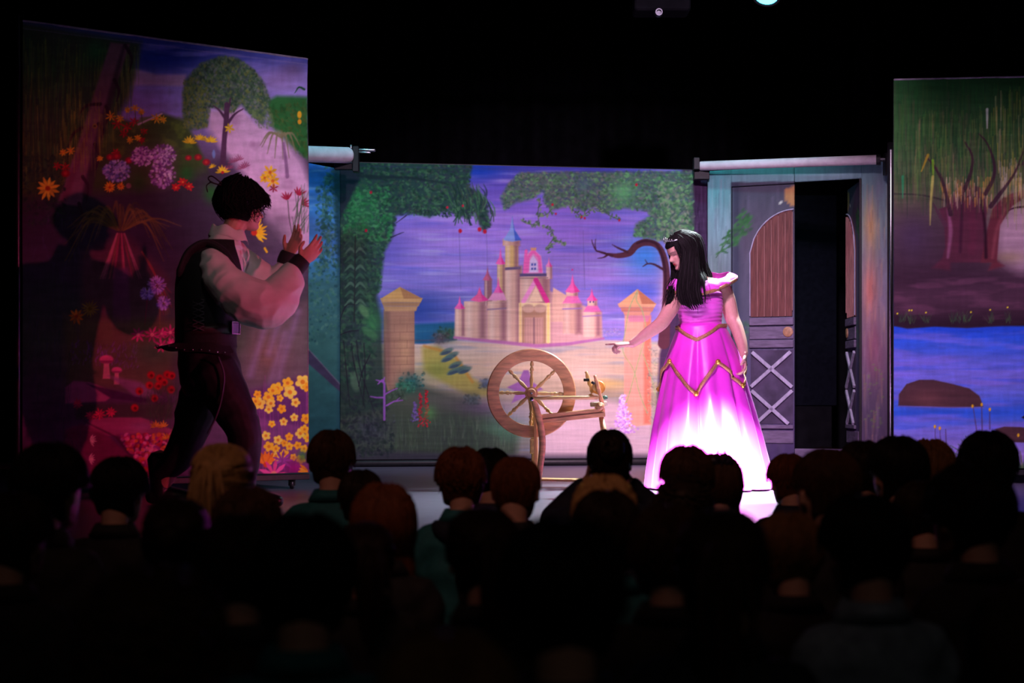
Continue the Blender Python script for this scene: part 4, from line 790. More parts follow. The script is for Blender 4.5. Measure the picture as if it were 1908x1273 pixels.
def door_leaf(kit, plane, mirror, name_lab):
    """leaf hung on a plane whose u runs from hinge to free edge"""
    W = u_b-u_a-0.006
    s = (lambda px: abs(uz(px, 600)[0]-u_a)); zz = lambda py: uz(1440, py)[1]
    Q = Plane.__new__(Plane); Q.__dict__ = dict(plane.__dict__)
    lf = None
    nu, nz = 24, 110; z0 = z_thr*0.3; z1 = z_top-0.006
    U, Z = np.meshgrid(np.linspace(0.003, W, nu), np.linspace(z0, z1, nz))
    TX, TY = pd.trace(U+u_a, Z); col = pigment(DC.sample(TX, TY), G2, gd)
    V = (plane.A+U[..., None]*plane.t+Z[..., None]*np.array([0, 0, 1.0])).reshape(-1, 3); nV = len(V)
    V = np.vstack([V, V-plane.n*0.025]); a = np.arange(nV).reshape(nz, nu)
    F = np.stack([a[:-1, :-1], a[:-1, 1:], a[1:, 1:], a[1:, :-1]], -1).reshape(-1, 4)
    F = F.tolist()+(F[:, ::-1]+nV).tolist()
    for e in (a[0], a[:, -1], a[-1][::-1], a[:, 0][::-1]):
        for i in range(len(e)-1): F.append([int(e[i]), int(e[i])+nV, int(e[i+1])+nV, int(e[i+1])])
    lf = kit.part('door_leaf', (V, F), M_flat, sharpen=30); setcol(lf, np.vstack([col.reshape(-1, 3)]*2))
    lf['label'] = name_lab
    at = lambda px, py, off: plane.at(s(px), zz(py), off)
    R3 = np.array([plane.t, plane.n, (0, 0, 1)])
    # arched slats
    for i in range(6):
        xa = 1398.5+i*13; xb = min(xa+12.2, 1477); xm = (xa+xb)/2
        def arch(x): q = min(max((1480-x)/84.0, 0), 1); return 393+(1-math.sqrt(max(1-q**2.0, 0)))*92
        ya, yb = arch(xa), arch(xb); pts = [(xa, 590), (xb, 590), (xb, yb), (xm, arch(xm)), (xa, ya)]
        fr = [at(x, y, 0.010 if j % 2 == 0 else 0.010) for j, (x, y) in enumerate(pts)]; bk = [at(x, y, -0.005) for x, y in pts]
        F5 = [tuple(range(5)), tuple(range(9, 4, -1))]+[(j, j+5, (j+1) % 5+5, (j+1) % 5) for j in range(5)]
        kit.part('slat', (np.array(fr+bk), F5), M_slat, lf, False)
        kit.part('slat_bead', bar(at(xb+0.4, 590 if i < 5 else 580, 0.008), at(xb+0.4, yb+4, 0.008), 0.006, 0.02, plane.t, 0.001), M_slat2, lf, False)
    ap = [at(x, arch(x)-1, 0.012) for x in np.linspace(1397, 1478, 12)]; kit.part('arch_bead', tube([at(1397, 588, 0.012)]+ap, 0.006, 6), M_brace, lf)
    for (x0, x1, y0, y1, t, m) in [(1396, 1478, 592, 606, .022, M_rail), (1396, 1478, 609, 632, .012, M_rail), (1396, 1478, 634, 648, .02, M_rail), (1398, 1477, 653, 790, .003, M_panel), (1396, 1478, 792, 799, .02, M_rail), (1370, 1478, 803, 826, .01, M_rail)]:
        c = (at(x0, y0, t/2)+at(x1, y1, t/2))/2; kit.part('rail' if m is M_rail else 'inset_panel', box(c, (abs(s(x1)-s(x0)), t, zz(y0)-zz(y1)), R3, 0.003), m, lf, sharpen=30)
    for (a_, b_) in [((1401, 656), (1476, 722)), ((1473, 656), (1399, 721)), ((1400, 728), (1469, 790)), ((1476, 728), (1408, 790))]:
        kit.part('cross_brace', bar(at(*a_, 0.014), at(*b_, 0.014), 0.03, 0.02, plane.t, 0.003), M_brace, lf, False)
    kit.part('door_plate', lathe(at(1468, 619, 0.012), at(1468, 619, 0.022), [(0, 0), (0, .042), (.6, .042), (1, .036), (1, 0)], 20), M_brass, lf, sharpen=40)
    return lf
PL1 = Plane(pd.at(u_a+0.003, 0, -0.004), pd.at(u_b, 0, -0.004)); door_leaf(k, PL1, False, 'closed dark grey door leaf with brown arched slats and cross braces')
hg = pd.at(u_c-0.02, 0, -0.03); an = math.radians(70)
# opened leaf swings back on the right-hand hinge: its painted face looks to the left
dirv = -pd.t*math.cos(an)-pd.n*math.sin(an)
PL2 = Plane.__new__(Plane); PL2.A = hg; PL2.t = dirv; PL2.n = np.array([-dirv[1], dirv[0], 0.0]); PL2.L = 1
PL2.n = PL2.n if PL2.n[0] < 0 else -PL2.n
PL2.at = lambda u, z, off=0.0: PL2.A+PL2.t*u+np.array([0, 0, z])+PL2.n*off
door_leaf(k, PL2, True, 'door leaf swung open, seen edge-on')
k3 = k
q0, q1 = P(1305, 309.5, 12.1), P(1640, 297.5, 11.5); roller(k3, q0, q1, 0.038)
k3.part('end_collar', lathe(P(1633, 297.8, 11.51), P(1641, 297.5, 11.50), [(0, 0), (0, .043), (1, .043), (1, 0)], 20), M_black, sharpen=40)
k3.part('bracket', box(P(1297, 306, 12.1), (0.05, 0.09, 0.10), None, 0.004), M_black, sharpen=30); k3.part('bracket', box(P(1307, 325, 12.14), (0.13, 0.06, 0.09), None, 0.004), M_black, sharpen=30)
k3.part('bracket', box(P(1652, 306, 11.5), (0.04, 0.09, 0.17), None, 0.004), M_black, sharpen=30); k3.part('clamp_screw', tube([P(1299, 301, 12.08), P(1299, 296.5, 12.08)], 0.009, 10), M_chrome)

# right wing
A = P(1664.5, 0, 9.69); B = np.array([4.20, 9.52, 0]); pr = Plane(A, B)
k = Kit(thing('painted_wing', 'tall painted cloth wing with willow tree, blue lake and brown rock', 'backdrop', pr.at(pr.L/2, 0)))
painted_sheet('painted_canvas', pr, 0, pr.L, 0.10, 2.69, paint_lake(), (0.95, 0.68, 1.0), 1.1, 0.0052, M_cloth, k, 0.02, 0.005)
for u in (0.02, pr.L/2, pr.L-0.03): k.part('upright', post(pr, u, 0.1, 2.69, -0.03), M_black, sharpen=30)
for z in (2.66, 1.4): k.part('cross_rail', rail(pr, 0.04, pr.L-0.04, z, -0.03), M_black, sharpen=30)
k.part('base_beam', rail(pr, 0, pr.L, 0.075, 0, 0.035, 0.09), M_black, sharpen=30)
for u in (0.1, pr.L-0.1): caster(k, pr.at(u, 0, 0))
k.part('hem_binding', rail(pr, 0.0, pr.L, 2.692, 0.016, 0.012, 0.014), bpy.data.materials['hem_tape'], sharpen=30)
k4 = Kit(thing('support_pole', 'slim metal pole standing between the doorway and the lake wing', 'pole', P(1661, 0, 9.8)*np.array([1, 1, 0])))
k4.part('pole', tube([P(1660, 0, 9.84)*np.array([1, 1, 0])+np.array([0, 0, .012]), P(1660, 0, 9.84)*np.array([1, 1, 0])+np.array([0, 0, 2.25])], 0.011, 12), M_chrome)
k4.part('pole_foot', lathe(P(1660, 0, 9.84)*np.array([1, 1, 0]), P(1660, 0, 9.84)*np.array([1, 1, 0])+np.array([0, 0, .02]), [(0, 0), (0, .05), (.7, .05), (1, .03), (1, 0)], 20), M_black, sharpen=40)
k5 = Kit(thing('black_masking_post', 'black upright post hiding the gap right of the doorway', 'post', P(1657, 0, 11.3)*np.array([1, 1, 0])))
k5.part('post_body', box(P(1660.5, 0, 11.3)*np.array([1, 1, 0])+np.array([0, 0, 1.29]), (0.05, 0.05, 2.54), None, 0.004), M_black, sharpen=30)
k5.part('post_base', box(P(1660.5, 0, 11.3)*np.array([1, 1, 0])+np.array([0, 0, 0.01]), (0.16, 0.16, 0.02), None, 0.004), M_black, sharpen=30)

# dim blocks seen through the doorway: black masking flat behind
mb = Kit(thing('masking_flat', 'dark masking flat standing behind the open doorway', 'flat', P(1515, 0, 13.1)*np.array([1, 1, 0])))
mb.part('flat_face', box(P(1515, 560, 13.1), (0.42, 0.03, 1.9), None, 0.004), mat('dark_blue_flat', (0.004, 0.005, 0.009), 0.95, spec=0.05), sharpen=30)
mb.part('flat_brace', box(P(1515, 0, 13.1)*np.array([1, 1, 0])+np.array([0, 0.1, 0.3]), (0.34, 0.2, 0.58), None, 0.004), M_drape, sharpen=30)

# ------------------------------------------------------------------ lamps above the stage
LP = P(1428, -9, 10.4); AIM = np.array([0.90, 8.4, 0.2])
kl = Kit(thing('stage_lamp', 'glowing cyan LED stage lamp hanging above the doorway at the top edge', 'lamp', LP))
d = (AIM-LP)/np.linalg.norm(AIM-LP); back = LP-d*0.20
kl.part('lamp_body', lathe(back, LP+d*0.005, [(0, 0), (0, .05), (.1, .07), (.5, .095), (.95, .105), (1, .105), (1, .09), (.97, .09), (.97, 0)], 24), M_black, sharpen=40)
led = emit('led_lens', (0.10, 0.70, 1.0), 5)
kl.part('lens', lathe(LP-d*0.004, LP+d*0.001, [(0, 0), (0, .088), (1, .086), (1, 0)], 24), led, sharpen=40)
r = Raw(); s_ = np.array([1.0, 0, 0])
r.add(tube([LP-d*.1+s_*.12, LP-d*.1+s_*.12+np.array([0, 0, .16]), LP-d*.1-s_*.12+np.array([0, 0, .16]), LP-d*.1-s_*.12], 0.012, 8)); kl.part('yoke', r.get(), M_metal)
kl.part('clamp', box(LP-d*.1+np.array([0, 0, .20]), (.04, .06, .1), None, .004), M_metal, sharpen=30)
spot('lamp_beam', tuple(LP+d*0.03), tuple(AIM), 2100, (0.80, 0.95, 1.0), 46, 0.8, 0.06)
kb = Kit(thing('lighting_bar', 'long black bar carrying the stage lamps above the frame', 'lighting bar', LP-d*.1+np.array([0, 0, .25])))
bz = (LP-d*.1)[2]+.27; by = (LP-d*.1)[1]
kb.part('bar_tube', tube([(-5.5, by, bz), (5.5, by, bz)], 0.024, 12), M_metal)
for x in (-4.5, -1.5, 1.5, 4.5): kb.part('hanger', tube([(x, by, bz+.02), (x, by, 4.90)], 0.008, 8), M_metal)
kp = Kit(thing('hanging_fixture', 'dim black box fixture with a small round lens at the top edge', 'fixture', P(1228, 18, 10.3)))
pc = P(1232, 8, by)
kp.part('housing', box(pc+np.array([0, 0, .03]), (.40, .22, .20), None, .012), M_drape, sharpen=30)
lz = P(1228, 22, by-.14); kp.part('lens_ring', lathe(lz+np.array([0, .04, 0]), lz, [(0, .0), (0, .03), (1, .026), (1, .018), (.5, .016), (.5, 0)], 18), M_metal, sharpen=40)
kp.part('clamp', tube([pc+np.array([0, 0, .12]), (pc[0], by, bz-.03)], .012, 8), M_metal)

# ------------------------------------------------------------------ spinning wheel
D = 9.2; w_ = lambda px, py, dy=0.0: P(px, py, D)*np.array([1, 0, 1])+np.array([0, D+dy, 0])
hub = w_(990, 733); R = 0.283
kw = Kit(thing('spinning_wheel', 'wooden spinning wheel with turned spokes standing before the castle backdrop', 'spinning wheel', w_(1045, 740)*np.array([1, 1, 0])))
def ringmesh(ro, ri, th, n=64):
    prof = [(ri, -th/2), (ri+.004, -th/2-.003), (ro-.006, -th/2-.003), (ro, -th/2+.004), (ro-.004, -.004), (ro-.004, .004), (ro, th/2-.004), (ro-.006, th/2+.003), (ri+.004, th/2+.003), (ri, th/2)]
    V = []; F = []; m = len(prof)
    for i in range(n):
        a = 2*PI*i/n
        for (r_, y) in prof: V.append(hub+np.array([r_*math.cos(a), y, r_*math.sin(a)]))
    for i in range(n):
        for j in range(m): F.append((i*m+j, i*m+(j+1) % m, ((i+1) % n)*m+(j+1) % m, ((i+1) % n)*m+j))
    return np.array(V), F
kw.part('rim', ringmesh(R, 0.205, 0.034), M_wood, sharpen=40)
hb = kw.part('hub', lathe(hub+np.array([0, -.045, 0]), hub+np.array([0, .045, 0]), [(0, 0), (0, .026), (.15, .03), (.2, .042), (.8, .042), (.85, .03), (1, .026), (1, 0)], 24), M_wood, sharpen=40)
kw.part('axle', tube([hub+np.array([0, -.09, 0]), hub+np.array([0, .09, 0])], .008, 10), M_chrome, hb)
sp = [(0, .008), (.08, .009), (.3, .013), (.42, .009), (.5, .007), (.54, .012), (.58, .007), (.64, .014), (.7, .011), (.76, .006), (.8, .011), (.86, .012), (.95, .007), (1, .006)]
for i in range(8):
    a = PI/2+2*PI*i/8-0.02; dd = np.array([math.cos(a), 0, math.sin(a)]); kw.part('spoke', lathe(hub+dd*.034, hub+dd*.212, sp, 12), M_wood2)
kw.part('front_upright', tube([w_(991, 738, -.085), w_(1000, 765, -.085), w_(1008, 800, -.085), w_(1010, 830, -.095), w_(1007, 860, -.11), w_(1000, 909, -.13)], [(.016, .011), (.02, .012), (.021, .013), (.021, .013), (.02, .013), (.018, .013)], 10, up=(1, 0, 0), k=4), M_wood)
kw.part('rear_upright', tube([w_(989, 738, .085), w_(994, 765, .085), w_(996, 800, .085), w_(997, 840, .09), w_(996, 900, .11)], [(.022, .011)]*5, 10, up=(1, 0, 0), k=3), M_wood2)
bd_a, bd_b = w_(1005, 781, 0), w_(1126, 768, 0)
for dy in (-.062, .062): kw.part('bed_rail', bar(bd_a+np.array([0, dy, 0]), bd_b+np.array([0, dy, 0]), .056, .022, (0, 0, 1), .003), M_wood, sharpen=30)
kw.part('bed_groove', bar(bd_a+np.array([.01, -.0745, .0]), bd_b+np.array([-.01, -.0745, .0]), .008, .004, (0, 0, 1), .001), mat('groove', (.2, .08, .04), .6), sharpen=30)
kw.part('bed_end', bar(w_(1122, 768.5, -.05), w_(1122, 768.5, .05), .05, .03), M_wood, sharpen=30)
for dy in (-.075,): kw.part('peg', lathe(w_(1121, 766, dy), w_(1121, 766, dy-.012), [(0, 0), (0, .007), (1, .006), (1, 0)], 12), M_wood2)
for sgn in (-1, 1): kw.part('back_leg', lathe(w_(1120, 776, .04*sgn), w_(1145, 909+sgn, .20*sgn), [(0, .013), (.3, .017), (.5, .013), (.55, .018), (.6, .012), (1, .011)], 12), M_wood)
tr = kw.part('treadle', bar(w_(985, 893, 0), w_(1090, 895, .0), .15, .014, (0, 1, 0), .003), M_wood2, sharpen=30)
kw.part('footman', bar(w_(997, 756, -.03), w_(998, 892, -.03), .02, .008, (1, 0, 0), .002), M_wood2, sharpen=30)
kw.part('treadle_guard', bar(w_(994, 818, .02), w_(994, 846, .02), .045, .02, (1, 0, 0), .003), mat('yellow_lit_wood', (.75, .62, .2), .5), sharpen=30)  # yellow light falling on this piece is put into its colour
kw.part('drive_arm', tube([w_(984, 743, -.10), w_(1035, 741.5, -.10), w_(1112, 741, -.08)], [(.009, .007), (.011, .008), (.012, .008)], 8), M_wood2)
kw.part('crank', lathe(w_(990, 744, -.115), w_(990, 744, -.075), [(0, 0), (0, .012), (.5, .015), (1, .012), (1, 0)], 14), M_chrome)
blk = kw.part('mother_of_all', lathe(w_(1117, 757, -.10), w_(1117, 757, .12), [(0, 0), (0, .022), (.1, .027), (.3, .02), (.5, .028), (.7, .02), (.9, .027), (1, .022), (1, 0)], 16), M_wood)
kw.part('tension_base', bar(w_(1100, 754, 0), w_(1131, 752, 0), .06, .03, (0, 1, 0), .004), mat('bright_block', (.66, .6, .5), .5), sharpen=30)
mp_ = [(0, .011), (.15, .015), (.3, .009), (.45, .016), (.6, .010), (.75, .014), (.9, .008), (1, .010)]
kw.part('maiden', lathe(w_(1121, 752, -.06), w_(1107, 700, -.06), mp_, 14), M_wood); kw.part('maiden', lathe(w_(1106, 733, .08), w_(1093, 692, .08), mp_, 14), M_wood2)
kw.part('bearing_leather', bar(w_(1088, 708, .05), w_(1099, 708, .05), .018, .014), M_plastic, sharpen=30); kw.part('bearing_leather', tube([w_(1102, 713, -.075), w_(1106, 715, -.075)], .009, 10), M_plastic)
kw.part('flyer_whorl', lathe(w_(1115, 722, .03), w_(1117, 722, .06), [(0, 0), (0, .04), (.3, .044), (.5, .036), (.7, .044), (1, .04), (1, 0)], 24), mat('orange_wood', (.8, .36, .08), .4), sharpen=40)
kw.part('bobbin', lathe(w_(1110, 722, -.05), w_(1113, 722, .03), [(0, 0), (0, .026), (.1, .026), (.12, .012), (.88, .012), (.9, .026), (1, .026), (1, 0)], 18), M_wood2, sharpen=40)
kw.part('tension_knob', lathe(w_(1123, 741, .0), w_(1132, 741, .0), [(0, 0), (0, .010), (.5, .014), (1, .008), (1, 0)], 14), mat('green_knob', (.08, .22, .16), .4))
kw.part('foot_post', lathe(w_(1100, 742, .03), w_(1104, 735, .03), [(0, .018), (.5, .02), (1, .012)], 14), M_wood2)
# ------------------------------------------------------------------ people: heads, hands, hair
HZ = np.array([0.0, .04, .10, .16, .22, .28, .34, .40, .48, .55, .65, .75, .85, .93, .98, 1.0])
HF = np.array([.33, .385, .405, .385, .405, .405, .40, .405, .385, .415, .41, .38, .30, .19, .08, .0])
HB = np.array([.12, .02, -.10, -.19, -.26, -.31, -.345, -.38, -.42, -.445, -.455, -.44, -.38, -.27, -.15, -.08])
HW = np.array([.09, .17, .22, .25, .268, .284, .295, .305, .318, .327, .335, .325, .285, .205, .12, .05])
class Head:
    """skull frame: o = point on the ear axis at chin height; f forward, l left, u up; H chin-to-crown"""
    def __init__(s, o, f, u, H, wide=1.0, nose=1.0):
        s.o = np.asarray(o, float); s.f = np.asarray(f, float)/np.linalg.norm(f)
        u = np.asarray(u, float); u = u-s.f*np.dot(u, s.f); s.u = u/np.linalg.norm(u); s.l = np.cross(s.u, s.f); s.H = H; s.wide = wide; s.nose = nose
    def w(s, x, y, z):
        x, y, z = np.broadcast_arrays(x, y, z); return s.o+s.H*(x[..., None]*s.f+y[..., None]*s.l+z[..., None]*s.u)
    def loc(s, V): q = (V-s.o)/s.H; return q @ s.f, q @ s.l, q @ s.u
    def surf(s, th, z, off=0.0, face=True):
        """skull surface at angle th (0 = face front, + = left) and height z, moved out by off (head units)"""
        th, z, off = np.broadcast_arrays(np.asarray(th, float), np.asarray(z, float), np.asarray(off, float))
        f = np.interp(z, HZ, HF); b = np.interp(z, HZ, HB); wd = np.interp(z, HZ, HW)*s.wide
        c, n = np.cos(th), np.sin(th); cx = np.clip((f+b)/2, -.1, .3)*np.clip((.2-z)/.2, 0, 1)
        rx = np.where(c > 0, f-cx, cx-b); p = 2/2.35
        x = cx+rx*np.sign(c)*np.abs(c)**p; y = wd*np.sign(n)*np.abs(n)**p
        if face:
            fr = (c > 0)*1.0; g = lambda y0, z0, sy, sz: np.exp(-((y-y0)/sy)**2-((z-z0)/sz)**2)*fr
            ns = np.interp(z, [.28, .305, .335, .36, .42, .48, .53], [0, .02, .115, .125, .08, .035, .0])*np.exp(-(y/(.028+.05*np.clip((.46-z)/.16, 0, 1)))**2)*fr*s.nose
            x = x+ns-.032*(g(.15, .475, .075, .045)+g(-.15, .475, .075, .045))+.014*(g(.13, .545, .1, .025)+g(-.13, .545, .1, .025))
            x = x+.022*g(0, .247, .075, .016)+.024*g(0, .207, .065, .018)-.016*g(0, .165, .1, .02)-.008*g(0, .228, .1, .006)+.02*g(0, .09, .08, .035)+.014*(g(.2, .37, .07, .07)+g(-.2, .37, .07, .07))
        top = np.clip((z-.5)/.5, 0, 1)
        nx, ny = np.cos(th)*(1-top*.6), np.sin(th)*(1-top*.6)
        return s.w(x+nx*off, y+ny*off, z+off*top*0.9)
    def mesh(s, nt=72, nz=44):
        zs = np.interp(np.linspace(0, 1, nz), [0, .12, .62, .9, 1], [0, .05, .58, .95, 1]); th = np.arange(nt)*2*PI/nt
        return loft([s.surf(th, np.full(nt, z)) for z in zs])
    def ear(s, side):
        r = Raw(); M = np.stack([s.f, s.l, s.u], 1); a = .25
        r.add(ball(s.w(-.05, side*.345*s.wide, .42), np.array([.065, .026, .105])*s.H, 12, 9, M)); r.add(tube([s.w(x, side*(.36+.02)*s.wide, z) for x, z in ((-.02, .36), (-.09, .38), (-.125, .44), (-.10, .51), (-.04, .525), (0, .48))], .017*s.H, 8, k=2)); return r.get()
    def cap(s, thick, zline, nt=56, nz=34, rough=0.0, seed=1, zlo=0.02):
        """hair shell: stands proud of the skull where there is hair, sinks inside it elsewhere. zline(th)=lowest hair height"""
        r = np.random.default_rng(seed); th = np.arange(nt)*2*PI/nt; zs = np.linspace(zlo, 1.0, nz); rings = []
        nzs = vnoise(nz, nt, 5, 4, seed, 2)-.5
        tk = thick(th) if callable(thick) else thick
        for i, z in enumerate(zs):
            t = np.clip((z-zline(th))/.05, -1, 1); off = np.where(t > 0, tk*np.sqrt(np.clip(t, 0, 1)), -.12*np.clip(-t*1.5, 0, 1))
            off = off+rough*nzs[i]*(t > 0); rings.append(s.surf(th, np.full(nt, z), off, False))
        return loft(rings)
def strand(pts, r, n=3): return tube(pts, r, n, caps=False)
def hand(R, wr, fd, pn, L, curl, thumb_side, spread=0.06, tcurl=0.5):
    """palm and five fingers. wr wrist, fd finger direction, pn palm normal (side the fingers close to), L hand length"""
    wr = np.asarray(wr, float); fd = np.asarray(fd, float)/np.linalg.norm(fd); pn = np.asarray(pn, float); pn = pn-fd*np.dot(pn, fd); pn /= np.linalg.norm(pn)
    sd = np.cross(fd, pn)*thumb_side                  # towards the thumb
    pw = L*.22; pl_ = L*.5
    R.add(tube([wr-fd*L*.05, wr+fd*pl_*.35, wr+fd*pl_*.75, wr+fd*pl_], [(pw*.72, L*.085), (pw*.9, L*.09), (pw*1.05, L*.08), (pw*1.0, L*.06)], 12, up=sd, k=2))
    ln = [.44, .49, .455, .36]; rd = [.048, .05, .048, .042]
    for i in range(4):
        o = (1.5-i)/1.5; base = wr+fd*pl_*(.96-.05*abs(i-1))+sd*pw*.76*o; d = fd+sd*spread*o; d = d/np.linalg.norm(d); p = [base-d*L*.06, base]; a = 0; cu = curl[i]
        for seg, q in zip((.45, .32, .23), (.55, 1.0, .7)):
            a += cu*q; dd = d*math.cos(a)+pn*math.sin(a); p.append(p[-1]+dd*L*ln[i]*seg)
        R.add(tube(p, [rd[i]*L*1.05, rd[i]*L*1.05, rd[i]*L, rd[i]*L*.92, rd[i]*L*.8], 8, up=sd, k=2))
    b = wr+fd*pl_*.28+sd*pw*.7+pn*L*.02; d = (fd*.75+sd*.75+pn*.25); d /= np.linalg.norm(d); d2 = fd*.9+sd*(.3-tcurl*.6)+pn*(.3+tcurl*.4); d2 /= np.linalg.norm(d2)
    R.add(tube([b-d*L*.08, b+d*L*.12, b+d*L*.22, b+d*L*.22+d2*L*.13, b+d*L*.22+d2*L*.22], np.array([.075, .068, .056, .052, .042])*L, 8, k=2))
def skin_mat(name, col, rough=0.5):
    m, N, L, b = newmat(name)
    at = N.new('ShaderNodeAttribute'); at.attribute_name = 'paint'
    nz = N.new('ShaderNodeTexNoise'); nz.inputs['Scale'].default_value = 60; tc = N.new('ShaderNodeTexCoord'); L.new(tc.outputs['Object'], nz.inputs['Vector'])
    mr = N.new('ShaderNodeMapRange'); mr.inputs['To Min'].default_value = .9; mr.inputs['To Max'].default_value = 1.1; L.new(nz.outputs['Fac'], mr.inputs['Value'])
    mx = N.new('ShaderNodeVectorMath'); mx.operation = 'SCALE'; L.new(at.outputs['Color'], mx.inputs[0]); L.new(mr.outputs[0], mx.inputs['Scale']); L.new(mx.outputs[0], b.inputs['Base Color'])
    b.inputs['Roughness'].default_value = rough; b.inputs['Subsurface Weight'].default_value = 0.08; b.inputs['Subsurface Radius'].default_value = (.01, .004, .003)
    return m
def face_paint(V, hd, skin, lips, brow, lash=True):
    C = np.tile(np.array(skin, float), (len(V), 1)); x, y, z = hd.loc(V)
    def put(m, c): m = np.clip(m, 0, 1)[:, None]; C[:] = C*(1-m)+np.array(c)*m
    fr = (x > .2)*1.0
    put(np.exp(-((np.abs(y)-.16)/.09)**2-((z-.36)/.06)**2)*fr*.25, np.array(skin)*np.array([1, .72, .72]))
    put(np.exp(-(y/.085)**4-((z-.228)/.032)**4)*fr*1.1, lips)
    by = .56-1.2*(np.abs(y)-.14)**2; put(np.exp(-((np.abs(y)-.15)/.1)**4-((z-by)/.017)**2)*fr*.9, brow)
    ey = .468-2.2*(np.abs(y)-.15)**2; put(np.exp(-((np.abs(y)-.15)/.075)**4-((z-ey)/.014)**2)*fr*.95, np.array(brow)*.5)
    put(np.exp(-((np.abs(y)-.15)/.07)**4-((z-.495)/.03)**2)*fr*.35, np.array(skin)*.55)
    return C
SK_F = skin_mat('skin_fair', None); 
def hairmat(name, col, rough=0.5): return mat(name, col, rough, 0.3, 120, stretch=(1, 1, .15), spec=0.12)

# ------------------------------------------------------------------ the woman in the pink gown
DW = 9.0; Wp = lambda px, py, dy=0.0: P(px, py, DW)*np.array([1, 0, 1])+np.array([0, DW+dy, 0])
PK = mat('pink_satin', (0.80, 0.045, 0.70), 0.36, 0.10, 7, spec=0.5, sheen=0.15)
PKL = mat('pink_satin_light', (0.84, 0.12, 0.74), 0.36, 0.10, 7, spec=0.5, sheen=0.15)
GOLD = mat('gold_braid', (0.42, 0.21, 0.10), 0.5, 0.5, 160, 0.25, bump=0.6); JEWEL = mat('gold_jewel', (0.8, 0.5, 0.08), 0.2, 0.2, 80, 0.7)
HAIR_B = hairmat('black_hair', (0.006, 0.005, 0.005), 0.7)
kF = Kit(thing('person', 'woman in a long pink satin gown pointing at the spinning wheel', 'person', Wp(1318, 740)*np.array([1, 1, 0])))
fdir = np.array([-0.90, -0.25, -0.42]); updir = np.array([-0.42, -0.08, 1.0])
hH = .222; tmp = Head((0, 0, 0), fdir, updir, hH); chin = Wp(1263, 505, -.03)
hdW = Head(chin-tmp.w(.36, 0, .03), fdir, updir, hH, 0.97, 0.85)
R = Raw(); R.add(hdW.mesh(90, 60))
for sd in (-1, 1): R.add(hdW.ear(sd))
R.add(tube([hdW.w(-.10, 0, .30), hdW.w(-.14, 0, .05), Wp(1299, 523, .03), Wp(1302, 540, .03)], [(.05, .055), (.047, .05), (.052, .055), (.075, .07)], 18, k=3))
rt = 0.35
tors = [(1306, 652, .135, .115), (1306, 630, .128, .105), (1306, 608, .112, .088), (1305, 585, .122, .096), (1303, 562, .132, .112), (1302, 546, .140, .105), (1302, 532, .135, .08), (1301, 522, .085, .062), (1300, 514, .052, .05)]
R.add(loft([ell_ring(Wp(x, y), a, b, 36, rt, 2.3) for x, y, a, b in tors]))
shL, shR = Wp(1350, 536, .05), Wp(1258, 548, -.06)
R.add(tube([Wp(1315, 530, .03), shL, ], [.05, .055], 14))
R.add(tube([Wp(1288, 536, 0), shR], [.05, .052], 14))
# her left arm hangs beside the skirt (right in the picture)
R.add(tube([shL, Wp(1358, 560, .05), Wp(1366, 592, .04), Wp(1373, 612, .0), Wp(1379, 640, -.06), Wp(1381, 662, -.11)], [.05, .051, .045, .041, .035, .026], 16, k=4))
hand(R, Wp(1381.5, 663, -.115), (-.02, -.30, -1.0), (-1, 0, -.1), .165, [.55, .7, .8, .8], -1)
# her right arm reaches out to the left, index finger pointing
el = Wp(1224, 607, -.22); wrR = Wp(1169, 645, -.30)
R.add(tube([shR, Wp(1248, 573, -.11), Wp(1236, 592, -.17), el, Wp(1203, 622, -.26), wrR], [.05, .049, .045, .042, .037, .025], 16, k=4))
hand(R, wrR, (-1, -.02, -.03), (.0, .25, -1), .17, [.03, 1.25, 1.35, 1.4], -1, .03, .9)
for sx in (1290, 1328):                               # legs under the gown
    R.add(tube([Wp(sx, 660), Wp(sx, 740), Wp(sx+2, 780), Wp(sx+4, 890)], [.085, .07, .055, .04], 12, k=3))
V, F = remesh(R, .0042, 3); bo = kF.part('body', (V, F), SK_F, label='fair skin, face turned down in profile')
C = face_paint(V, hdW, (.62, .36, .29), (.55, .04, .06), (.05, .03, .03)); setcol(bo, C)
SHOE = mat('dark_shoe', (.10, .05, .05), .4)
for sx, dx in ((1288, -.02), (1352, .05)):
    b0 = Wp(sx, 740)*np.array([1, 1, 0])+np.array([0, -.08, .0]); kF.part('shoe', tube([b0+np.array([0, .12, .035]), b0+np.array([dx, 0, .045]), b0+np.array([dx, -.09, .03])], [(.034, .032), (.04, .034), (.03, .022)], 12, up=(1, 0, 0), k=3), SHOE)
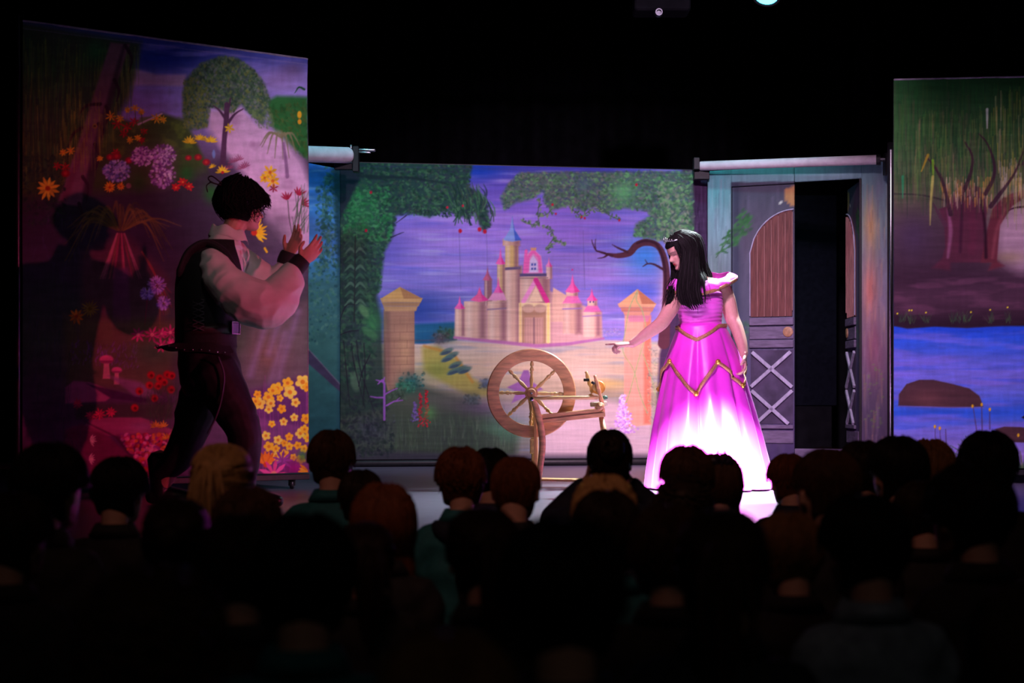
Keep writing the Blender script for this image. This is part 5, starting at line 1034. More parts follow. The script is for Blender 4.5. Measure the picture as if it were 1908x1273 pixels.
# skirt
sk = [(604, 1264, 1349), (612, 1263, 1351), (640, 1254, 1364), (680, 1242, 1380), (720, 1233, 1390), (760, 1225, 1401), (800, 1218, 1411), (840, 1212, 1421), (880, 1206, 1432), (908, 1203, 1440)]
sk = np.array(sk, float); NT = 220; th = np.arange(NT)*2*PI/NT      # th 0 = right in picture, -pi/2 = towards the audience
def wrapd(a, b): return (a-b+PI) % (2*PI)-PI
valleys = [(-PI/2-.28, .15, .085), (-PI/2+.66, .13, .085), (-PI/2-.95, .2, .035), (-PI/2+.2, .16, .018), (-PI/2+1.15, .18, .04), (.2, .2, .04), (.8, .2, .04), (1.5, .2, .04), (2.2, .2, .04), (2.9, .2, .035), (-2.9, .16, .03)]
def skirt_pt(y, thv, extra=0.0, foldk=1.0):
    xl = np.interp(y, sk[:, 0], sk[:, 1]); xr = np.interp(y, sk[:, 0], sk[:, 2]); c = P((xl+xr)/2, y, DW); rx = (xr-xl)/2/300.
    amp = np.clip((y-612)/200, 0, 1)*foldk; f = np.ones(np.shape(thv))*rx
    for (a, wd, dp) in valleys: f = f-dp*amp*np.exp(-(wrapd(thv, a)/(wd*.55))**2)
    f = f+.012*amp*np.cos(thv*13+1)+.012*amp
    return np.stack([c[0]+(f+extra)*np.cos(thv), DW+(f*.86+extra)*np.sin(thv)*1.0, np.full(np.shape(thv), max(c[2], .012))], -1)
ys = np.concatenate([np.linspace(604, 640, 8), np.linspace(645, 913, 44)])
outer = [skirt_pt(y, th) for y in ys]; inner = [skirt_pt(y, th, -.006) for y in ys[::-1]]
V, F = loft(outer+inner, False); n = NT; L_ = len(ys)*2
F += [((L_-1)*n+j, (L_-1)*n+(j+1) % n, (j+1) % n, j) for j in range(n)]
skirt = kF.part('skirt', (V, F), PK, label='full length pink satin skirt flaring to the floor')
# overskirt with zigzag hem
pk = [(-PI/2-1.12, 678), (-PI/2-.30, 737), (-PI/2+.25, 680), (-PI/2+.86, 722), (0.0, 684), (.55, 726), (1.1, 684), (1.65, 728), (2.2, 684), (2.75, 728), (2*PI-PI/2-1.12, 678)]
pa = np.array([p[0] for p in pk]); pyv = np.array([p[1] for p in pk], float)
def hem(t):
    t = (t-pa[0]) % (2*PI)+pa[0]; i = np.clip(np.searchsorted(pa, t, 'right')-1, 0, len(pa)-2); f = (t-pa[i])/(pa[i+1]-pa[i])
    a, b = pyv[i], pyv[i+1]; f = np.where(a < b, f**1.25, 1-(1-f)**1.25); return a+(b-a)*f
hy = hem(th); NO = 26; rings = []
for q in np.linspace(0, 1, NO):
    yy = 606+(hy-606)*q; pts = np.array([skirt_pt(y, np.array([t]), .007+.012*q, .7)[0] for y, t in zip(yy, th)]); rings.append(pts)
rin = [r_-np.array([0, 0, 0])+ (np.array([Wp(1318, 740)[0], DW, 0])-r_)*np.array([.012, .012, 0]) for r_ in rings[::-1]]
V, F = loft(rings+rin, False); F += [((2*NO-1)*n+j, (2*NO-1)*n+(j+1) % n, (j+1) % n, j) for j in range(n)]
ov = kF.part('overskirt', (V, F), PK)
def ribbon(loop, wd, th_, closed=True, up=(0, 0, 1)):
    pts = np.asarray(loop); 
    if closed: pts = np.vstack([pts, pts[:1]])
    cs = []
    T = np.gradient(pts, axis=0); T /= np.linalg.norm(T, axis=1)[:, None]
    u = np.asarray(up, float); 
    if u.ndim == 1: u = np.tile(u, (len(pts), 1))
    u = u-T*(u*T).sum(1)[:, None]; u /= np.linalg.norm(u, axis=1)[:, None]; s = np.cross(T, u)
    rings = [p+np.array([uu*wd/2+ss*th_/2, uu*wd/2-ss*th_/2, -uu*wd/2-ss*th_/2, -uu*wd/2+ss*th_/2]) for p, uu, ss in zip(pts, u, s)]
    return loft(rings, True)
kF.part('overskirt_braid', ribbon(rings[-1]+np.array([0, 0, .008]), .021, .008), GOLD, ov)
for (a, y) in pk[:-1]:
    p = skirt_pt(y-(4 if y < 700 else 3), np.array([a]), .026, .7)[0]; o_ = np.array([math.cos(a), math.sin(a), 0])
    kF.part('jewel', lathe(p-o_*.006, p+o_*.012, [(0, 0), (0, .017), (.4, .017), (.7, .012), (1, .005), (1, 0)], 14), JEWEL, ov)
# bodice
bod = [(1306.5, 618, .134, .108), (1306, 608, .131, .105), (1305, 596, .133, .106), (1304, 582, .141, .116), (1302.5, 568, .147, .126), (1301.5, 556, .149, .124), (1301, 545, .148, .114)]
bm = []; nb = 72; an_ = np.arange(nb)*2*PI/nb
for i, (x, y, a, b) in enumerate(cr([(x, y, 0) for x, y, a, b in bod], 6, [a for *_, a, b in bod], [b for *_, b in bod])[0] if False else bod): bm.append((x, y, a, b))
pp, aa, bb_ = cr([(x, y, 0) for x, y, a, b in bod], 8, [q[2] for q in bod], [q[3] for q in bod])
orr = []
for i in range(len(pp)):
    rg = ell_ring(Wp(pp[i, 0], pp[i, 1]), aa[i], bb_[i], nb, rt, 2.3); rg[:, 2] += .004*np.sin(an_*3+i*.9)*np.sin(i*1.1); w2 = .0035*np.sin(i*1.45+2*np.sin(an_*2)); rg[:, :2] += (rg[:, :2]-rg[:, :2].mean(0))*w2[:, None]*4; orr.append(rg)
irr = [r_+(r_.mean(0)-r_)*np.array([.03, .03, 0]) for r_ in orr[::-1]]
V, F = loft(orr+irr, False); F += [((2*len(orr)-1)*nb+j, (2*len(orr)-1)*nb+(j+1) % nb, (j+1) % nb, j) for j in range(nb)]
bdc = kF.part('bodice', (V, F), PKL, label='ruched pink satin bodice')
# waist braid in a V
wl = []
for t in np.linspace(0, 2*PI, 120, endpoint=False):
    dd = abs(wrapd(t, -PI/2-.30)); y = 611-(4 if math.cos(t) > 0 else 0)*math.cos(t)+max(0, 1-dd/.95)*24; p = skirt_pt(max(y, 606), np.array([t]), .012, .5)[0]; p[2] = P(0, y, DW)[2]; wl.append(p)
kF.part('waist_braid', ribbon(wl, .022, .008), GOLD, bdc)
# off-the-shoulder collar band
cb = [Wp(1243, 545, -.05), Wp(1262, 551, -.15), Wp(1292, 554, -.165), Wp(1325, 546, -.13), Wp(1353, 533, -.075), Wp(1372, 521, .0), Wp(1371, 516, .08), Wp(1350, 520, .15), Wp(1310, 528, .165), Wp(1270, 535, .13), Wp(1248, 540, .05)]
loop = cr(np.array(cb+cb[:1]), 8)[:-1]; cen = loop.mean(0); nl = len(loop); lean = (cen-loop)*np.array([1, 1, 0]); lean /= np.linalg.norm(lean, axis=1)[:, None]
rings = []
for q in np.linspace(0, 1, 9):
    wob = .004*np.sin(np.arange(nl)*.9+q*4); rings.append(loop+np.array([0, 0, 1])*(q*(.082-.045*np.clip((loop[:, 0]-Wp(1322, 0)[0])/.12, 0, 1)))[:, None]+lean*((.045*q**1.4)-.018*math.sin(q*PI)+wob)[:, None])
rin = [r_+lean*.006 for r_ in rings[::-1]]
V, F = loft(rings+rin, False); F += [((17)*nl+j, (17)*nl+(j+1) % nl, (j+1) % nl, j) for j in range(nl)]
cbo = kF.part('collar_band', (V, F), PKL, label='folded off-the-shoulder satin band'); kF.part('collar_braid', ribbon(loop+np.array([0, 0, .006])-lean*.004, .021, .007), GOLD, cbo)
# hair: shell on the skull and long locks
zl = lambda t: np.where(np.abs((t+PI) % (2*PI)-PI) < 1.0, .74-.05*np.cos(t), np.where(np.abs((t+PI) % (2*PI)-PI) < 1.35, .46, .08))
Rh = Raw(); Rh.add(hdW.cap(.055, zl, rough=.02, seed=4))
lk = []                                               # guide locks: from crown over the temple / nape to the chest
def lock(th0, pts, r0, r1, n=26, jit=.013):
    a = hdW.surf(th0*.5+.3, .97, .06, False); b = hdW.surf(th0, .72, .075, False); c = hdW.surf(th0, .42, .075, False)
    g = np.vstack([a, b, c]+[p for p in pts]); lk.append((g, r0, r1, n, jit))
for i in range(10):                                   # left side of the head falls in front of the near shoulder
    q = i/9; lock(1.3+.7*q, [Wp(1262+34*q, 522, -.13-.02*q), Wp(1257+38*q, 548, -.19+.01*q), Wp(1262+38*q, 568, -.20), Wp(1272+30*q, 583-6*abs(q-.4)*4, -.20)], .016, .002)
for i in range(6):                                    # far side lock, falls left of the face
    q = i/5; lock(-1.15-.4*q, [Wp(1256+6*q, 520, .0), Wp(1246+8*q, 540, -.10), Wp(1240+7*q, 558, -.15), Wp(1233+9*q, 577-4*q, -.16)], .012, .0015)
for i in range(12):                                   # back of the head, over the near shoulder blade
    q = i/11; lock(1.9+1.7*q, [Wp(1298+24*q, 505, -.07+.15*q), Wp(1303+26*q, 523, -.13+.27*q), Wp(1305+24*q, 541+4*math.sin(i), -.17+.35*q), Wp(1306+22*q, 560+9*math.sin(i*2.1), -.19+.38*q)], .018, .002)
Rg = np.random.default_rng(5)
for (g, r0, r1, n_, jit) in lk:
    c = cr(g, 5); m = len(c); Rh.add(tube(c, np.interp(np.linspace(0, 1, m), [0, .25, .7, 1], [r0*.5, r0, r0*.7, r1]), 7))
    for s_ in range(n_):
        o1 = Rg.normal(size=3)*jit; o2 = Rg.normal(size=3)*jit*1.3; tt = np.linspace(0, 1, m)[:, None]; ph = Rg.uniform(0, 6)
        wav = np.stack([np.sin(tt[:, 0]*9+ph), np.cos(tt[:, 0]*7+ph), np.zeros(m)], 1)*.013*tt
        e = Rg.uniform(.68, 1.0); mm = max(6, int(m*e)); pts = (c+o1*np.minimum(tt*3, 1)*.8+o2*tt**2+wav)[:mm]
        Rh.add(strand(pts[::2], np.linspace(.0032, .0007, len(pts[::2])), 3))
for s_ in range(500):                                 # fine strands over the shell
    t0 = Rg.uniform(.9, 2*PI-.9); z1 = Rg.uniform(.1, .6); pts = [hdW.surf(t0+.15*Rg.normal()*(1-q), .98-(.98-z1)*q, .058+.012*Rg.random()+.02*q, False) for q in np.linspace(0, 1, 6)]
    Rh.add(strand(pts, np.linspace(.0028, .001, 6), 3))
kF.part('hair', Rh.get(), HAIR_B, label='long loose black hair')
# tiara
TI = mat('silver_tiara', (.8, .8, .85), .2, .1, 50, .9)
ta = np.linspace(-1.25, 1.25, 25); tp = [hdW.surf(t, .80-.02*abs(t)+.03*(1.6-abs(t)), .085, False) for t in ta]; tia = kF.part('tiara', tube(tp, .0035, 6), TI)
for i in range(2, 23, 2):
    p = np.array(tp[i]); h_ = .034*max(.25, 1-abs(ta[i])/1.3); kF.part('tiara_point', tube([p, p+hdW.u*h_*.6+hdW.f*.004, p+hdW.u*h_], [.004, .0028, .001], 6), TI, tia)
kF.part('earring', ball(hdW.w(-.03, .40, .30), .006, 8, 6), JEWEL)

# ------------------------------------------------------------------ the man in the black waistcoat
DM = 7.6; Mp = lambda px, py, dy=0.0: P(px, py, DM)*np.array([1, 0, 1])+np.array([0, DM+dy, 0])
WHITE = mat('white_shirt', (.72, .68, .66), .75, .06, 20, bump=.15); BLKC = mat('black_velvet', (.008, .007, .009), .75, .4, 60, sheen=.05, bump=.2); BLKT = mat('black_trousers', (.012, .009, .014), .65, .4, 30, bump=.2)
LEATH = mat('dark_leather', (.035, .018, .022), .45, .3, 40); BOOT = mat('black_boot', (.01, .01, .012), .35, .3, 30); SILV = mat('silver_stud', (.7, .68, .75), .25, .1, 50, .9); LACE = mat('grey_lace', (.10, .09, .11), .6)
kM = Kit(thing('person', 'man in a white puffed-sleeve shirt and black waistcoat with raised hands', 'person', Mp(395, 740)*np.array([1, 1, 0])))
fM = np.array([.80, .58, -.10]); tmp = Head((0, 0, 0), fM, (.06, 0, 1), .232); hdM = Head(Mp(471, 425, .10)-tmp.w(.37, 0, .03), fM, (.06, 0, 1), .232, 1.0, 1.0)
R = Raw(); R.add(hdM.mesh(90, 60))
for sd in (-1, 1): R.add(hdM.ear(sd))
R.add(tube([hdM.w(-.10, 0, .34), hdM.w(-.17, 0, .02), Mp(424, 446, .02), Mp(420, 470, .02)], [(.062, .06), (.06, .058), (.066, .062), (.09, .08)], 18, k=3))
mt = [(395, 700, .15, .15), (388, 655, .145, .155), (385, 620, .14, .15), (388, 580, .145, .16), (395, 530, .150, .168), (402, 490, .135, .155), (410, 466, .09, .10), (417, 452, .06, .06)]
R.add(loft([ell_ring(Mp(x, y), a, b, 36, .2, 2.4) for x, y, a, b in mt]))
sR, sLm = Mp(402, 480, -.16), Mp(430, 478, .17); eR, eL = Mp(517, 580, -.20), Mp(500, 560, .20); wR_, wL_ = Mp(566, 494, -.12), Mp(524, 470, .22)
R.add(tube([Mp(412, 482, -.05), Mp(408, 492, -.13), Mp(455, 540, -.22), eR, Mp(545, 535, -.17), wR_], [.05, .048, .046, .042, .038, .028], 16, k=4)); R.add(tube([Mp(418, 474, .05), sLm, Mp(462, 530, .22), eL, Mp(514, 510, .22), wL_], [.07, .062, .05, .044, .038, .028], 16, k=4))
hand(R, wR_, (.62, .15, .62), (-.35, .75, .35), .19, [.25, .3, .35, .4], 1, .10); hand(R, wL_, (.45, -.1, .80), (-.45, -.75, .1), .19, [.2, .25, .3, .35], -1, .10)
hipR, hipL = Mp(405, 690, -.09), Mp(385, 690, .09); knR, knL = Mp(462, 800, -.12), Mp(343, 815, .10); anR, anL = Mp(462, 918, -.08), Mp(285, 915, .16)
for hp, kn, an2 in ((hipR, knR, anR), (hipL, knL, anL)): R.add(tube([hp, (hp+kn)/2, kn, kn*.6+an2*.4, an2], [.10, .085, .062, .055, .04], 16, k=4))
V, F = remesh(R, .0048, 3); bo = kM.part('body', (V, F), SK_F, label='fair skin, face turned away to the right'); setcol(bo, face_paint(V, hdM, (.60, .27, .21), (.45, .14, .12), (.03, .02, .02)))
# shirt: body and two full sleeves gathered at the wrist
R = Raw(); R.add(loft([ell_ring(Mp(x, y), a+.008, b+.008, 36, .2, 2.4) for x, y, a, b in mt[2:-1]]+[ell_ring(Mp(412, 462), .115, .13, 36, .2), ell_ring(Mp(417, 450), .088, .09, 36, .2), ell_ring(Mp(419, 441), .072, .072, 36, .2)]))
R.add(tube([Mp(406, 482, -.10), Mp(412, 498, -.165), Mp(438, 536, -.235), Mp(484, 568, -.25), Mp(518, 570, -.215), Mp(540, 540, -.17), Mp(553, 510, -.135), Mp(560, 500, -.125)], [.06, .078, .10, .124, .12, .096, .062, .036], 24, k=6))
R.add(tube([Mp(430, 468, .10), sLm, Mp(460, 510, .23), Mp(490, 540, .235), Mp(506, 530, .23), Mp(514, 505, .225), Mp(520, 482, .22)], [.07, .085, .105, .115, .108, .08, .036], 24, k=6))
V, F = remesh(R, .0075, 2)
from mathutils import noise as mnoise
def wrinkle(V, amp, sc):
    """soft cloth creases: stretched noise, ridged"""
    return np.array([amp*(1.4*(1-2*abs(mnoise.noise((v[0]*sc*.5+v[2]*sc*.35, v[1]*sc*.5, v[2]*sc*.9-v[0]*sc*.55))))-.6+.5*mnoise.noise((v[0]*sc*1.6, v[1]*sc*1.6, v[2]*sc*1.6))) for v in V])
nn = V-np.array([Mp(450, 530)]); nn /= np.linalg.norm(nn, axis=1)[:, None]; V = V+nn*wrinkle(V, .007, 13)[:, None]
sh = kM.part('shirt', (V, F), WHITE, label='white shirt with wide gathered sleeves')
def collar():
    c0 = Mp(420, 446, .02); rg = []
    for q, (rx, h) in enumerate([(.066, 0.02), (.07, .055), (.078, .052), (.095, .0)]):
        a = np.linspace(.45, 2*PI-.45, 34); rot = math.atan2(fM[1], fM[0]); rg.append(np.stack([c0[0]+rx*1.1*np.cos(a+rot)+.012, c0[1]+rx*np.sin(a+rot), c0[2]+h+.008*np.sin(a*5)-.02*np.cos(a)], 1))
    V = np.vstack(rg); m = 34; F = [(r*m+j, r*m+j+1, (r+1)*m+j+1, (r+1)*m+j) for r in range(3) for j in range(m-1)]
    V2 = V+np.array([0, 0, -.005]); k_ = len(V); return np.vstack([V, V2]), F+[tuple(i+k_ for i in f[::-1]) for f in F]
kM.part('collar', collar(), WHITE, sh)
for (x, y, dy) in ((457, 462, .06), (452, 480, .03)): kM.part('neck_tie', tube([Mp(x, y, dy), Mp(x+3, y+12, dy), Mp(x-1, y+26, dy)], .005, 6, k=2), WHITE, sh)
# cuffs
for a_, b_, nm in ((Mp(553, 508, -.13), Mp(572, 486, -.118), 0), (Mp(519, 486, .22), Mp(527, 462, .218), 1)): kM.part('cuff', lathe(a_, b_, [(0, .03), (0, .047), (.3, .05), (.8, .047), (1, .04), (1, .03)], 20), BLKC, sharpen=40)
# waistcoat: shell over the back and sides, open at the front
vt = [(383, 648, .165, .172), (384, 630, .159, .168), (386, 600, .165, .175), (389, 570, .174, .185), (394, 530, .186, .198), (398, 500, .180, .200), (402, 480, .160, .185), (407, 462, .132, .150), (412, 450, .105, .115)]
pp, aa, bb_ = cr([(x, y, 0) for x, y, a, b in vt], 5, [q[2] for q in vt], [q[3] for q in vt]); rg = []; m = 60
for i in range(len(pp)):
    op = np.interp(pp[i, 1], [462, 500, 560, 600], [.95, .75, .35, .10]); a = np.linspace(op+.15, 2*PI-op, m)
    c = Mp(pp[i, 0], pp[i, 1]); x = aa[i]*np.sign(np.cos(a))*np.abs(np.cos(a))**(2/2.4); y = bb_[i]*np.sign(np.sin(a))*np.abs(np.sin(a))**(2/2.4); rg.append(np.stack([c[0]+x*math.cos(.2)-y*math.sin(.2), c[1]+x*math.sin(.2)+y*math.cos(.2), np.full(m, c[2])], 1))
V = np.vstack(rg); nr = len(rg); F = [(r*m+j, r*m+j+1, (r+1)*m+j+1, (r+1)*m+j) for r in range(nr-1) for j in range(m-1)]
V2 = V+(np.tile(np.repeat([0], 1), (len(V), 3)))-(V-np.repeat(np.array([q.mean(0) for q in rg]), m, 0))*.04; k_ = len(V); F += [tuple(i+k_ for i in f[::-1]) for f in F]
ve = kM.part('waistcoat', (np.vstack([V, V2]), F), BLKC, label='black laced waistcoat')
for dy, px0 in ((-.155, 0), (.16, 14)):               # shoulder straps
    s_pts = [Mp(350+px0, 512, dy), Mp(366+px0, 476, dy*.98), Mp(396+px0, 459, dy*.9), Mp(428+px0, 473, dy*.98), Mp(450+px0*.5, 505, dy*1.04)]
    kM.part('shoulder_strap', tube(s_pts, [(.07, .022), (.065, .022), (.06, .02), (.045, .016), (.028, .012)], 10, up=(0, 1, 0), k=5), BLKC, ve)
pep = []
for q in np.linspace(0, 1, 8):
    aa2 = np.linspace(.75, 2*PI-.75, 50); c = Mp(383-3*q, 640+18*q); bk = np.clip(-np.cos(aa2), 0, 1); x = (.165+.04*q+.035*q*bk)*np.cos(aa2); y = (.172+.03*q)*np.sin(aa2); pep.append(np.stack([c[0]+x*math.cos(.2)-y*math.sin(.2), c[1]+x*math.sin(.2)+y*math.cos(.2), c[2]+.006*np.sin(aa2*7)*q+.03*q*bk], 1))
V = np.vstack(pep); F = [(r*50+j, r*50+j+1, (r+1)*50+j+1, (r+1)*50+j) for r in range(7) for j in range(49)]; k_ = len(V)
kM.part('waistcoat_skirt', (np.vstack([V, V-np.array([0, 0, .006])]), F+[tuple(i+k_ for i in f[::-1]) for f in F]), BLKC, ve)
for i in range(0, 50, 2): 
    if i < 47: kM.part('stud', ball(pep[-1][i]+np.array([0, 0, .004])+(pep[-1][i]-pep[0].mean(0))*np.array([.02, .02, 0]), .0045, 8, 6), SILV, ve)
for i in range(6):                                    # side lacing
    y = 556+i*11; kM.part('lace', tube([Mp(374, y, -.185), Mp(394, y+8, -.188)], .003, 5), LACE, ve); kM.part('lace', tube([Mp(394, y, -.188), Mp(374, y+8, -.185)], .003, 5), LACE, ve)
# belt
bl = [np.array([*(Mp(387, 617)[:2]+np.array([.166*math.cos(t)*math.cos(.2)-.174*math.sin(t)*math.sin(.2), .166*math.cos(t)*math.sin(.2)+.174*math.sin(t)*math.cos(.2)])), Mp(387, 616)[2]+.012*math.cos(t)]) for t in np.linspace(0, 2*PI, 60, endpoint=False)]
be = kM.part('belt', ribbon(bl, .05, .008), LEATH); tb = -.62; bp = bl[int((tb % (2*PI))/(2*PI)*60)]; ob = np.array([math.cos(tb+.2), math.sin(tb+.2), 0]); tb_ = np.array([-ob[1], ob[0], 0])
kM.part('buckle', ribbon([bp+ob*.01+tb_*sx*.034+np.array([0, 0, sz*.03]) for sx, sz in ((-1, -1), (1, -1), (1, 1), (-1, 1))], .01, .008, True, ob), SILV, be, False); kM.part('buckle_plate', box(bp+ob*.008, (.06, .006, .05), np.array([tb_, ob, (0, 0, 1)]), .002), mat('violet_metal', (.4, .36, .5), .25, .1, 50, .9), be, False)
# trousers and boots
R = Raw(); R.add(loft([ell_ring(Mp(x, y), a, b, 32, .2, 2.4) for x, y, a, b in ((394, 738, .13, .15), (395, 715, .165, .175), (390, 680, .162, .172), (386, 650, .15, .162), (385, 636, .146, .158))]))
for hp, kn, an2 in ((hipR, knR, anR), (hipL, knL, anL)): R.add(tube([hp, (hp+kn)/2, kn, kn*.6+an2*.4, an2+np.array([0, 0, .08])], [.125, .115, .092, .082, .062], 18, k=5))
V, F = remesh(R, .008, 2); nn = np.stack([np.sin(V[:, 2]*9), np.cos(V[:, 2]*7), 0*V[:, 2]], 1); V = V+nn*wrinkle(V, .006, 12)[:, None]; tro = kM.part('trousers', (V, F), BLKT, label='loose black trousers')
kM.part('trouser_braid', tube([Mp(424, 668, -.235), Mp(434, 700, -.235), Mp(430, 740, -.235), Mp(420, 775, -.235), Mp(404, 805, -.225)], .005, 6, k=5), mat('violet_braid', (.07, .05, .10), .5), tro)
for an2, fd in ((anR, np.array([.9, -.1, 0])), (anL, np.array([.85, .1, 0]))):
    z0 = np.array([an2[0], an2[1], 0]); kM.part('boot', remesh(Raw().add(tube([an2+np.array([0, 0, .16]), an2+np.array([0, 0, .03]), z0+np.array([0, 0, .045])], [.07, .055, .05], 14, k=3)).add(tube([z0-fd*.06+np.array([0, 0, .042]), z0+fd*.08+np.array([0, 0, .046]), z0+fd*.20+np.array([0, 0, .034])], [(.04, .042), (.048, .046), (.036, .03)], 14, up=(0, 1, 0), k=3)), .006, 3), BOOT)
# hair: thick cropped mop, plus band tied in a bow behind
zl = lambda t: np.where(np.abs((t+PI) % (2*PI)-PI) < 1.0, .66, np.where(np.abs((t+PI) % (2*PI)-PI) < 1.5, .42+.1*np.cos(t), .16))
Rh = Raw(); Rh.add(hdM.cap(lambda t: .15-.07*np.cos(t), zl, rough=.06, seed=9)); Rg = np.random.default_rng(8)
for s_ in range(900):
    t0 = Rg.uniform(0, 2*PI); fr = math.cos(t0) > .3; z1 = Rg.uniform(.52, .74) if fr else Rg.uniform(.12, .6); z0 = Rg.uniform(.8, 1.0); lift = Rg.uniform(.13, .21)-.07*math.cos(t0)
    pts = [hdM.surf(t0+.25*Rg.normal()*q, z0-(z0-z1)*q, lift+(.10*q*q if fr else .02*math.sin(q*3)), False) for q in np.linspace(0, 1, 6)]; Rh.add(strand(pts, np.linspace(.004, .001, 6), 3))
kM.part('hair', Rh.get(), HAIR_B, label='short thick black hair')
ht = kM.part('head_tie', tube([Mp(416, 344, -.05), Mp(402, 333, -.08), Mp(394, 336, -.08), Mp(400, 344, -.08), Mp(416, 348, -.06)], .004, 6, k=3), BLKC, label='thin black tie knotted behind the head')
kM.part('tie_end', tube([Mp(400, 342, -.07), Mp(391, 350, -.08), Mp(393, 362, -.08)], .003, 6, k=3), BLKC, ht)
# ------------------------------------------------------------------ the audience: children sitting on the hall floor
KH = .74                                             # sitting height of the model child; it faces the stage (+y)
fK = np.array([0, 1.0, .02]); hdK = Head((0, .035, .515), fK, (0, 0, 1), .205, 1.0, .7)
def kid_body(raised=False):
    R = Raw(); R.add(hdK.mesh(48, 30))
    for sd in (-1, 1): R.add(hdK.ear(sd))
    R.add(tube([(0, .0, .60), (0, -.005, .52), (0, -.01, .46)], [.045, .043, .055], 14, k=2))
    R.add(loft([ell_ring((0, y, z), a, b, 28, 0, 2.4) for y, z, a, b in ((.03, .02, .10, .09), (.02, .08, .115, .09), (.0, .2, .105, .075), (-.015, .32, .118, .078), (-.015, .41, .122, .07), (-.01, .455, .085, .055), (-.005, .48, .045, .045))]))
    for s in (-1, 1):
        if raised: R.add(tube([(.10*s, -.01, .43), (.135*s, -.005, .41), (.20*s, .10, .40), (.15*s, .15, .46), (.075*s, .135, .545)], [.035, .038, .032, .028, .021], 12, k=3)); hand(R, (.072*s, .137, .55), (-.15*s, 0, 1), (-.9*s, -.1, 0), .125, [.3]*4, s)
        else: R.add(tube([(.10*s, -.01, .43), (.128*s, -.01, .41), (.142*s, .0, .29), (.128*s, .10, .23), (.06*s, .21, .21)], [.035, .038, .033, .028, .021], 12, k=3)); hand(R, (.058*s, .212, .21), (-.8*s, .5, -.2), (0, -.3, -1), .125, [.5]*4, s)
        R.add(tube([(.065*s, .0, .075), (.075*s, .12, .17), (.08*s, .205, .245)], [.066, .058, .042], 12, k=2)); R.add(tube([(.08*s, .205, .245), (.078*s, .235, .14), (.075*s, .245, .05)], [.042, .040, .028], 12, k=2))
        R.add(tube([(.075*s, .235, .03), (.078*s, .31, .025)], [.028, .022], 10))
    return remesh(R, .0075, 3)
def kid_shirt(raised=False, long=False):
    R = Raw(); R.add(loft([ell_ring((0, y, z), a, b, 32, 0, 2.5) for y, z, a, b in ((.02, .03, .135, .108), (.015, .10, .132, .102), (.0, .2, .124, .094), (-.015, .32, .136, .096), (-.015, .41, .138, .088), (-.012, .46, .110, .074), (-.008, .487, .068, .060), (-.006, .503, .058, .052))]))
    for s in (-1, 1):
        if raised: p = [(.08*s, -.01, .43), (.135*s, -.005, .41), (.20*s, .10, .40), (.15*s, .15, .46), (.085*s, .137, .53)]; r = [.05, .056, .05, .044, .034]
        elif long: p = [(.08*s, -.01, .43), (.125*s, -.01, .41), (.143*s, .0, .29), (.128*s, .10, .23), (.075*s, .19, .215)]; r = [.05, .054, .044, .038, .030]
        else: p = [(.08*s, -.01, .43), (.125*s, -.01, .41), (.14*s, -.003, .31)]; r = [.05, .054, .046]
        R.add(tube(p, r, 14, k=3))
    V, F = remesh(R, .0095, 3); V = V+np.stack([np.sign(V[:, 0]), np.sign(V[:, 1]), 0*V[:, 2]], 1)*(.003*np.sin(V[:, 2]*55+3*np.sin(V[:, 0]*20)))[:, None]; return V, F
def kid_collar():
    a = np.linspace(0, 2*PI, 40, endpoint=False); rg = [np.stack([rx*np.cos(a), -.006+rx*.92*np.sin(a)+yo, np.full(40, z)-.012*np.sin(a)*(z < .48)], 1) for rx, z, yo in ((.05, .48, 0), (.054, .522, 0), (.06, .525, 0), (.082, .486, -.002), (.078, .478, 0))]; return loft(rg, False)
def kid_trousers():
    R = Raw(); R.add(loft([ell_ring((0, y, z), a, b, 24, 0, 2.4) for y, z, a, b in ((.03, .008, .12, .105), (.03, .06, .135, .11), (.015, .12, .125, .098))]))
    for s in (-1, 1): R.add(tube([(.065*s, .0, .078), (.075*s, .12, .172), (.08*s, .205, .248)], [.076, .068, .052], 12, k=2)); R.add(tube([(.08*s, .205, .248), (.078*s, .237, .14), (.075*s, .245, .07)], [.052, .050, .042], 12, k=2))
    return remesh(R, .012, 2)
def kid_shoes():
    R = Raw()
    for s in (-1, 1): R.add(tube([(.075*s, .235, .038), (.077*s, .28, .036), (.08*s, .335, .03)], [(.036, .034), (.036, .036), (.026, .03)], 12, up=(0, 0, 1), k=2))
    return R.get()
def ang(t): return np.abs((t+PI) % (2*PI)-PI)
